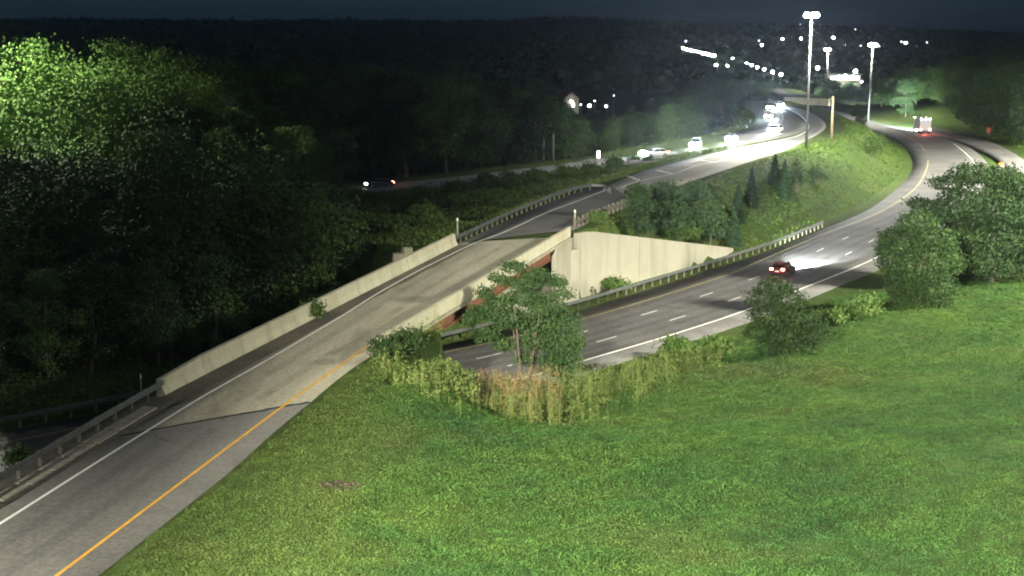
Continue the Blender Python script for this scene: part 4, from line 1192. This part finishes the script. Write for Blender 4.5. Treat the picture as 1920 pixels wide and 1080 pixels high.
m = MB(); m.tube([(0, 0, .55), (0, 0, .8)], [.60, .575], 12); m.tube([(0, 0, 1.1), (0, 0, 1.35)], [.555, .535], 12); m.build('reflective_band', m_ref, root)
m = MB(); m.tube([(0, 0, -.1), (0, 0, .1)], [.8, .8], 12); m.build('base', M['black_plastic'], root)
b = at_px(1853, 256, -5); root = empty('marker_sign', tuple(map(float, b))); tag(root, 'small reddish sign on the wooded bank at the upper right', 'road sign')
m = MB(); m.tube([(0, 0, -.3), (0, 0, 1.2)], .06, 6); m.build('post', M['steel_pole'], root)
m = MB(); m.box((0, -.08, 1.6), (1.1, .05, 1.3)); m.build('board', plain('faded_red_board', (.45, .10, .06), .5), root)
b = at_px(764, 482, -4); pm = b[1] / F_PX
m = MB(); m.box((b[0], b[1], b[2] + 11 * pm), (22 * pm, 1.0, 24 * pm), .35, taper=.75); m.box((b[0] - .85, b[1] - .3, b[2] + .3), (22 * pm, .9, .75), .2, taper=.9)
tag(m.build('concrete_block', M['parapet']), 'pale broken concrete block in the dark behind the left parapet', 'concrete block')
# pale barrier wall along the far curve of the ramp
m = MB(); bw = smooth(PL([(1470, 192), (1510, 193.5), (1555, 196)], -1.0), 4); m.sweep(bw, [(-.35, -.4), (.35, -.4), (.18, .5), (.12, 1.6), (-.12, 1.6), (-.18, .5)])
tag(m.build('barrier_wall', M['parapet']), 'pale concrete barrier behind the far ramp curve, left of the utility pole', 'barrier')

# ------------------------------------------------------------------ vehicles
def section_loft(m, secs, mi=0):
    n = len(secs[0]); base = len(m.v)
    for s in secs: m.v += [tuple(map(float, p)) for p in s]
    for i in range(len(secs) - 1):
        for j in range(n):
            a = base + i * n + j; b = base + i * n + (j + 1) % n
            m.f.append((a, b, b + n, a + n)); m.m.append(mi)
    m.f.append(tuple(base + j for j in range(n))[::-1]); m.m.append(mi)
    e = base + (len(secs) - 1) * n; m.f.append(tuple(e + j for j in range(n))); m.m.append(mi)
HEAD = emit('headlight_lens', (0.92, 0.97, 1.0), 700.0)
HEAD_NEAR = emit('dazzling_headlight_lens', (0.80, 0.91, 1.0), 260.0)
HEAD_OFF = emit('headlight_lens_side', (0.92, 0.97, 1.0), 60.0)
TAIL = emit('tail_light_lens', (1.0, 0.16, 0.10), 45.0)
MARK = emit('marker_lamp', (1.0, 0.92, 0.85), 40.0)
wheel_t = MB(); wheel_t.tube([(0, -.11, 0), (0, .11, 0)], [.33, .33], 16); W_T = wheel_t.mesh('tyre', M['tyre'])
wheel_r = MB(); wheel_r.tube([(0, -.12, 0), (0, .12, 0)], [.20, .20], 12); W_R = wheel_r.mesh('rim', M['rim'])
def add_wheel(root, x, y, k=1.0):
    w = link_mesh('wheel', W_T, root); w.location = (x, y, .33 * k); w.scale = (k, 1, k)
    r = link_mesh('rim', W_R, w)
def make_car(label, paint, loc, heading, suv=False, lights='on', group=None, beam=1.0, lens=HEAD, color=(0.9, 0.96, 1.0), tail_k=1.0, name='car', glow=0.0, dip=8, lens_r=.17):
    """car pointing along +x before turning; heading is the plan direction in radians"""
    root = empty(name, tuple(map(float, loc)), heading); tag(root, label, 'car', group)
    H = 1.72 if suv else 1.45; belt = 1.02 if suv else .92
    st = [(-2.25, .80, .55, .86), (-2.15, .88, .34, belt), (-1.4, .91, .28, belt + .04), (-.6, .92, .26, belt + .02), (.5, .92, .26, belt), (1.1, .91, .27, belt - .06), (1.9, .87, .30, belt - .16), (2.25, .76, .42, belt - .28)]
    m = MB()
    section_loft(m, [[(x, -w * .94, zb), (x, -w, zb + .18), (x, -w * .985, zt - .12), (x, -w * .90, zt), (x, w * .90, zt), (x, w * .985, zt - .12), (x, w, zb + .18), (x, w * .94, zb)] for x, w, zb, zt in st])
    cab = [(-1.95, .72, belt), (-1.35, .66, H - .06), (-.5, .66, H), (.25, .65, H - .05), (1.0, .74, belt - .04)] if not suv else [(-2.1, .76, belt), (-1.8, .70, H - .04), (-.5, .70, H), (.3, .68, H - .05), (1.0, .76, belt - .04)]
    section_loft(m, [[(x, -w * 1.0, belt - .1), (x, -w, zt - .02), (x, -w * .9, zt), (x, w * .9, zt), (x, w, zt - .02), (x, w, belt - .1)] for x, w, zt in cab])
    m.build('body', paint, root)
    g = MB()                                             # windscreen, rear window and side glass, a little proud
    c0, c1, c2, c3, c4 = cab
    def quad(a, b, c, d): g.face([a, b, c, d])
    for (p, q, s) in ((c4, c3, 1), (c0, c1, -1)):
        e = .03 * s
        quad((p[0] + e, -p[1] * .9, p[2] + .07), (p[0] + e, p[1] * .9, p[2] + .07), (q[0] + e, q[1] * .88, q[2] - .05), (q[0] + e, -q[1] * .88, q[2] - .05))
    for s in (-1, 1):
        quad((c0[0] + .35, s * (.76), belt + .05), (-.45, s * .755, belt + .05), (-.45, s * (c2[1] + .035), H - .09), (c1[0] + .05, s * (c1[1] + .035), H - .13))
        quad((-.36, s * .755, belt + .05), (c4[0] - .25, s * .76, belt + .04), (c3[0] - .05, s * (c3[1] + .035), H - .13), (-.36, s * (c2[1] + .035), H - .09))
    g.build('window_glass', M['glass'], root)
    for x in (-1.38, 1.38):
        for s in (-1, 1): add_wheel(root, x, s * .82)
    for s in (-1, 1):
        m = MB(); m.sphere((2.24, s * .60, .62), lens_r, 12, 8, .85); m.build('headlight', lens if lights == 'on' else M['rim'], root)
        m = MB(); m.box((-2.2, s * .64, .84), (.12, .34, .2)); m.build('tail_light', TAIL, root)
    m = MB(); m.box((-2.26, 0, .62), (.03, .5, .12)); m.build('number_plate', m_ref, root)
    if lights == 'on' and beam > 0:
        ld = bpy.data.lights.new('headlight_beam', 'SPOT'); ld.energy = HEADLIGHT_POWER * beam; ld.color = color
        ld.spot_size = R(50); ld.spot_blend = 0.9; ld.shadow_soft_size = 0.15
        lo = bpy.data.objects.new('headlight_beam', ld); COL.objects.link(lo); lo.parent = root
        lo.location = (2.45, 0, .7); lo.rotation_euler = (R(90 - dip), 0, R(-90))
    if glow:  # added point lights ahead of the lenses, for a halo of glare
        for q in (-1, 1):
            gd = bpy.data.lights.new('headlight_glow', 'POINT'); gd.energy = glow; gd.color = (0.55, 0.76, 1.0); gd.shadow_soft_size = 0.12
            go = bpy.data.objects.new('headlight_glow', gd); COL.objects.link(go); go.parent = root; go.location = (2.5, q * .6, .68)
    return root
def heading_at(path, px, py, z, rev=False):
    i = upto(path, P(px, py, z)); i = min(max(i, 1), len(path) - 2)
    d = path[i + 1] - path[i - 1]; a = math.atan2(d[1], d[0]); return a + math.pi if rev else a
paint_red = plain('dark_red_paint', (0.10, 0.012, 0.012), .3, spec=.5, var=.03)
paint_dark = plain('dark_grey_paint', (0.05, 0.05, 0.055), .3, spec=.5, var=.03)
paint_sil = plain('silver_paint', (0.4, 0.41, 0.42), .3, .4, var=.03)
paint_white = plain('white_paint_car', (0.75, 0.75, 0.74), .35, var=.03)
b = P(1468, 514, ZL)
make_car('dark red car with red tail lights driving away on the highway right of the bridge', paint_red, (b[0], b[1], ZL + .01), heading_at(yellow_low, 1450, 486, ZL), False, 'on', None, 7.0, HEAD_OFF, dip=4)
b = P(712, 351, -4.9)
make_car('car with two small white lights at the left end of the main carriageway', paint_dark, (b[0], b[1], -4.93), heading_at(main_near, 700, 352, -5, True) , False, 'on', None, 0.05, HEAD_OFF)
appr = 'cars with headlights on the main carriageway'
for i, (px_, py_, z, k, suv, lab) in enumerate([
    (1229, 294, -1.0, 1.0, False, 'leftmost oncoming car with glaring headlights, behind the low dark bushes'),
    (1305, 276, -.5, .7, True, 'second oncoming car from the left, its headlights a little dimmer'),
    (1372, 265, -.1, .9, False, 'third oncoming car from the left, headlights glaring'),
    (1455, 249, 0, 1.2, True, 'largest glare of the oncoming cars, where the carriageway bends'),
    (1440, 222, 0, .9, False, 'oncoming car just behind the largest glare, at the inside of the bend'),
    (1442, 205, 0, .9, True, 'oncoming car at the far end of the bend, upper left of the glare'),
    (1462, 200, 0, .8, False, 'oncoming car at the far end of the bend, in the right lane')]):
    path = main_near if i < 4 else main_near
    b = P(px_, py_, z)
    hd = heading_at(path, px_, py_ + 6, z, True) + (R(18) if i < 3 else 0)
    # lenses oversized and first cars turned nearer the camera, to suggest glare
    make_car(lab, [paint_white, paint_sil, paint_dark][i % 3], (b[0], b[1], z + .0), hd, suv, 'on', appr, (k * .5 if i < 3 else k * .2), HEAD_NEAR, glow=(42000, 22000, 34000, 15000, 5000, 4000, 3000)[i], lens_r=(.52, .42, .52, .55, .32, .32, .26)[i])
# box truck on the highway curve
def make_truck(label, loc, heading):
    root = empty('box_truck', tuple(map(float, loc)), heading); tag(root, label, 'truck')
    m = MB(); m.box((-1.3, 0, 1.95), (5.2, 2.3, 2.5)); m.build('cargo_box', paint_white, root)
    m = MB(); m.box((-.2, 0, .58), (7.0, .9, .22)); m.build('chassis', M['black_plastic'], root)
    m = MB(); section_loft(m, [[(x, -w, .5), (x, -w, zt), (x, w, zt), (x, w, .5)] for x, w, zt in ((1.45, 1.0, 2.2), (2.1, 1.0, 2.25), (2.75, .95, 1.5), (3.5, .9, 1.25), (3.6, .85, .8))]); cabin = m.build('cab', paint_white, root)
    m = MB(); m.face([(2.18, -.85, 2.14), (2.18, .85, 2.14), (2.78, .82, 1.55), (2.78, -.82, 1.55)]); m.build('windscreen', M['glass'], cabin)
    for x in (-2.7, 2.6):
        for s in (-1, 1): add_wheel(root, x, s * 1.0, 1.35)
    for s in (-1, 1):
        m = MB(); m.box((-3.95, s * .95, .85), (.1, .4, .35)); m.build('tail_light', TAIL, root)
        m = MB(); m.sphere((3.6, s * .7, .9), .15, 8, 5); m.build('headlight', HEAD_OFF, root)
    m = MB(); m.box((-3.95, 0, .55), (.12, 2.2, .16)); m.build('bumper', M['rim'], root)
    for x, y_, z in ((-3.93, -.9, 3.05), (-3.93, 0, 3.05), (-3.93, .9, 3.05), (1.2, 1.17, 3.1), (1.2, -1.17, 3.1), (2.0, .6, 2.4), (-1.2, 1.18, .75), (-1.2, -1.18, .75)):
        m = MB(); m.sphere((x, y_, z), .12, 8, 5); m.build('marker_lamp', MARK, root)
    ld = bpy.data.lights.new('headlight_beam', 'SPOT'); ld.energy = HEADLIGHT_POWER * 14; ld.color = (.8, .95, 1)
    ld.spot_size = R(55); ld.spot_blend = .9; ld.shadow_soft_size = .2
    lo = bpy.data.objects.new('headlight_beam', ld); COL.objects.link(lo); lo.parent = root; lo.location = (3.8, 0, 1.0); lo.rotation_euler = (R(85), 0, R(-90))
    ld = bpy.data.lights.new('tail_glow', 'SPOT'); ld.energy = 900; ld.color = (1, .2, .15); ld.spot_size = R(120); ld.shadow_soft_size = .3
    lo = bpy.data.objects.new('tail_glow', ld); COL.objects.link(lo); lo.parent = root; lo.location = (-4.1, 0, .9); lo.rotation_euler = (R(70), 0, R(90))
    return root
b = P(1727, 248, -6.1); truck = make_truck('white box truck with many lamps lit, rounding the highway curve at the upper right', (b[0], b[1], -6.15), heading_at(center_low, 1727, 250, -6.1))
truck.scale = (1.25, 1.25, 1.25)

# ------------------------------------------------------------------ distant lights
LAMP_FAR = emit('far_lamp_lens', (0.95, 0.97, 1.0), 60.0)
LAMP_DIM = emit('dim_lamp_lens', (1.0, 0.95, 0.88), 5.0)
LAMP_AMB = emit('amber_lamp_lens', (1.0, 0.55, 0.2), 4.0)
LAMP_VIO = emit('violet_lamp_lens', (0.75, 0.7, 1.0), 3.0)
def far_lamp(label, px, py, Y, r=0.5, mat=None, group=None, cat='street lamp', name='street_lamp', head='globe'):
    q = Q(px, py, Y)
    g = gz(q[0], Y) if Y < 690 else float(hill_z(np.array(q[0]), np.array(Y)))
    zb = min(q[2] - 5.0, g)
    root = empty(name, (q[0], Y, zb)); tag(root, label, cat, group)
    h = q[2] - zb
    m = MB(); m.tube([(0, 0, -.3), (0, 0, h)], .12, 6); m.build('pole', M['steel_pole'], root)
    m = MB(); m.box((0, 0, h + r * .75), (r * 1.6, r * 1.6, r * .3)); m.build('lamp_cap', M['steel_pole'], root)
    m = MB(); m.sphere((0, 0, h), r, 10, 6); m.build('lamp_globe', mat or LAMP_FAR, root)
ORD = ['first', 'second', 'third', 'fourth', 'fifth', 'sixth', 'seventh', 'eighth', 'ninth', 'tenth', 'eleventh', 'twelfth']
for i, (a, c) in enumerate([(1374, 110), (1382, 112.5), (1390.5, 115.5), (1399.5, 118.7), (1409.5, 121.8), (1420, 126), (1433, 130), (1448.5, 135), (1464.5, 139.5)]):
    far_lamp(f'{ORD[i]} lamp from the left in the descending row of nine lamps', a, c, 900 - 35 * i, .62, None, 'row of nine lamps by the far road')
for i in range(12):
    t = i / 11
    far_lamp(f'{ORD[i]} lamp from the left in the close bright band left of the row of nine', 1281 + 58 * t, 90 + 14 * t ** .8 , 1000 - 10 * i, .85, None, 'close bright band of lamps')
for a, c, r, mat, lab, Y in [
    (929, 60, 1.4, LAMP_FAR, 'leftmost lamp of the hilltop row near the horizon centre', 2400), (948, 56, 1.5, LAMP_FAR, 'second lamp from left in the hilltop row near the horizon centre', 2400), (965, 57, 1.7, LAMP_FAR, 'third lamp from left in the hilltop row', 2400),
    (970, 59.3, 1.7, LAMP_FAR, 'fourth lamp from left in the hilltop row', 2400), (975, 60, 1.7, LAMP_FAR, 'fifth lamp from left in the hilltop row', 2400), (983.5, 60, 1.2, LAMP_DIM, 'dim last lamp on the right of the hilltop row', 2400),
    (929, 104, 1.1, LAMP_FAR, 'single bright lamp on the dark hillside below the hilltop row', 1300), (1005, 106, .6, LAMP_DIM, 'faint lamp on the dark hillside right of the single bright one', 1300), (840, 103.5, .6, LAMP_DIM, 'faint lamp on the dark hillside left of the single bright one', 1300),
    (657, 122, .5, LAMP_DIM, 'faint lone lamp far left in the dark wood', 1200), (1136, 68, 1.3, LAMP_FAR, 'lone lamp high on the hillside, centre right', 2000), (1161.5, 88, .9, LAMP_DIM, 'dim lamp below and right of the lone hillside lamp', 1500),
    (1250, 50.5, 1.3, LAMP_DIM, 'dim first lamp of the horizon cluster above the bright band', 2500), (1256, 51, 1.7, LAMP_FAR, 'second lamp of the horizon cluster above the bright band', 2500), (1261.5, 51.5, 1.7, LAMP_FAR, 'third lamp of the horizon cluster above the bright band', 2500),
    (1266, 50.5, 1.7, LAMP_FAR, 'fourth lamp of the horizon cluster above the bright band', 2500), (1270.5, 51, 1.6, LAMP_FAR, 'fifth lamp of the horizon cluster above the bright band', 2500), (1286, 50.5, 1.2, LAMP_DIM, 'first dim lamp right of the horizon cluster', 2500), (1293.5, 52, 1.3, LAMP_FAR, 'second lamp right of the horizon cluster', 2500), (1305, 51.5, .9, LAMP_DIM, 'faintest lamp right of the horizon cluster', 2500),
    (1250, 80, .9, LAMP_DIM, 'dim whitish lamp left of the bright band', 1400), (1286, 77, .9, LAMP_VIO, 'violet tinted lamp standing over the bright band', 1100), (1316.5, 108.5, .7, LAMP_FAR, 'lamp under the bright band', 900),
    (1343, 122, .7, LAMP_FAR, 'left white lamp of the pair left of the row of nine', 800), (1351.5, 124, .6, LAMP_AMB, 'amber lamp between the pair left of the row of nine', 800), (1364.5, 123, .65, LAMP_FAR, 'right white lamp of the pair left of the row of nine', 800),
    (1423, 76, .8, LAMP_VIO, 'dim lamp above the row of nine, left of two', 1200), (1428.5, 84, .75, LAMP_FAR, 'white lamp above the row of nine, right of two', 1000), (1467, 73, 1.0, LAMP_FAR, 'lamp halfway between the row of nine and the tallest mast', 1400),
    (1500.5, 45.5, .9, LAMP_VIO, 'pinkish lamp near the horizon beside the tallest mast', 2200), (1502, 72, 1.0, LAMP_FAR, 'white lamp left beside the tallest mast pole', 1400), (1562.5, 70.5, 1.2, LAMP_FAR, 'white lamp above the shortest mast', 1400), (1583.5, 86, .9, LAMP_FAR, 'lamp right of the shortest mast', 1300), (1613.5, 86, .8, LAMP_DIM, 'dim lamp left beside the right hand mast', 1300), (1648, 87, .9, LAMP_DIM, 'lamp right beside the right hand mast head', 1300),
    (1690, 78, .7, LAMP_DIM, 'fainter lamp of the pair at the far right', 1300), (1698, 80, 1.1, LAMP_FAR, 'brighter lamp of the pair at the far right', 1300), (1738, 79.5, .6, LAMP_DIM, 'faintest lamp at the far right by the wood', 1300), (1604, 55, .8, LAMP_DIM, 'very faint lamp on the horizon above the right hand mast', 2200),
    (1533, 127, .75, LAMP_FAR, 'lamp left of the floodlit building', 640), (1604, 133.5, .75, LAMP_FAR, 'lamp at the right roof corner of the floodlit building', 645), (1573, 145.5, .85, LAMP_FAR, 'lamp in front of the floodlit building, left', 640), (1585, 143, .8, LAMP_FAR, 'lamp in front of the floodlit building, middle', 640), (1599, 145.5, .85, LAMP_FAR, 'lamp in front of the floodlit building, right of the middle', 640), (1607, 146, .8, LAMP_FAR, 'lamp in front of the floodlit building, far right', 640), (1615.5, 153, .6, LAMP_DIM, 'dim lamp below the floodlit building', 620),
    (1105, 198, .45, LAMP_FAR, 'white yard lamp right of the small lit house', 480), (1136.5, 199, .5, LAMP_DIM, 'yard lamp further right of the small lit house', 480), (1115, 189, .3, LAMP_DIM, 'faint lamp between the two yard lamps', 500), (1089, 196, .3, LAMP_DIM, 'faint lamp close to the small lit house', 478), (1151, 179, .25, LAMP_DIM, 'faint lamp in the trees right of the yard lamps', 500)]:
    far_lamp(lab, a, c, Y, r, mat)
# floodlit building and small house
q = Q(1580, 140, 655); root = empty('building', (float(q[0]), 655, float(q[2]) - 4)); tag(root, 'long low floodlit building in the valley between the masts', 'building')
m = MB(); m.box((0, 0, 1.0), (14, 8, 6)); m.build('wall', M['parapet'], root)
m = MB(); m.box((0, 0, 4.2), (15, 9, .5)); m.build('roof', M['rail'], root)
for i in range(5):
    m = MB(); m.box((-5 + i * 2.3, -4.06, 2.6), (1.9, .1, 1.3)); m.build('window', emit('lit_window', (.95, 1, .95), 5.0) if i == 0 else bpy.data.materials['lit_window'], root)
q = Q(1064, 190, 482); g0 = gz(q[0], 482); root = empty('house', (float(q[0]), 482, float(q[2]) - 1.5), .5); tag(root, 'small pale gabled house with a lit wall in the valley wood', 'house')
m = MB(); m.box((0, 0, 0.0), (5.5, 5, 5)); m.face([(-2.75, -2.5, 2.5), (2.75, -2.5, 2.5), (0, -2.5, 4.6)]); m.face([(-2.75, 2.5, 2.5), (2.75, 2.5, 2.5), (0, 2.5, 4.6)]); m.build('wall', M['wall'], root)
m = MB(); m.face([(-3.1, -2.8, 2.3), (0, -2.8, 4.75), (0, 2.8, 4.75), (-3.1, 2.8, 2.3)]); m.face([(3.1, -2.8, 2.3), (0, -2.8, 4.75), (0, 2.8, 4.75), (3.1, 2.8, 2.3)]); m.build('roof', M['girder'], root)
m = MB(); m.box((.6, -2.56, .4), (1.0, .1, 1.2)); m.build('window', LAMP_DIM, root)
m = MB(); m.sphere((-.2, -3.0, 1.5), .3, 8, 5); m.build('porch_lamp', LAMP_FAR, root)

# ------------------------------------------------------------------ thin night haze round everything, added also to make the lamps bloom
HZ, hn, _ = new_mat('thin_haze')
hn.nodes.remove(hn.nodes['Principled BSDF'])
pv = hn.nodes.new('ShaderNodeVolumePrincipled')
pv.inputs['Color'].default_value = (0.75, 0.85, 1.0, 1)
pv.inputs['Density'].default_value = 0.00012
pv.inputs['Anisotropy'].default_value = 0.88
hn.links.new(pv.outputs[0], hn.nodes['Material Output'].inputs['Volume'])
m = MB(); m.box((0, 2600, 10), (4600, 5500, 140))
tag(m.build('haze', HZ), 'thin bluish night haze over the whole valley, added also for lamp bloom', kind='stuff')
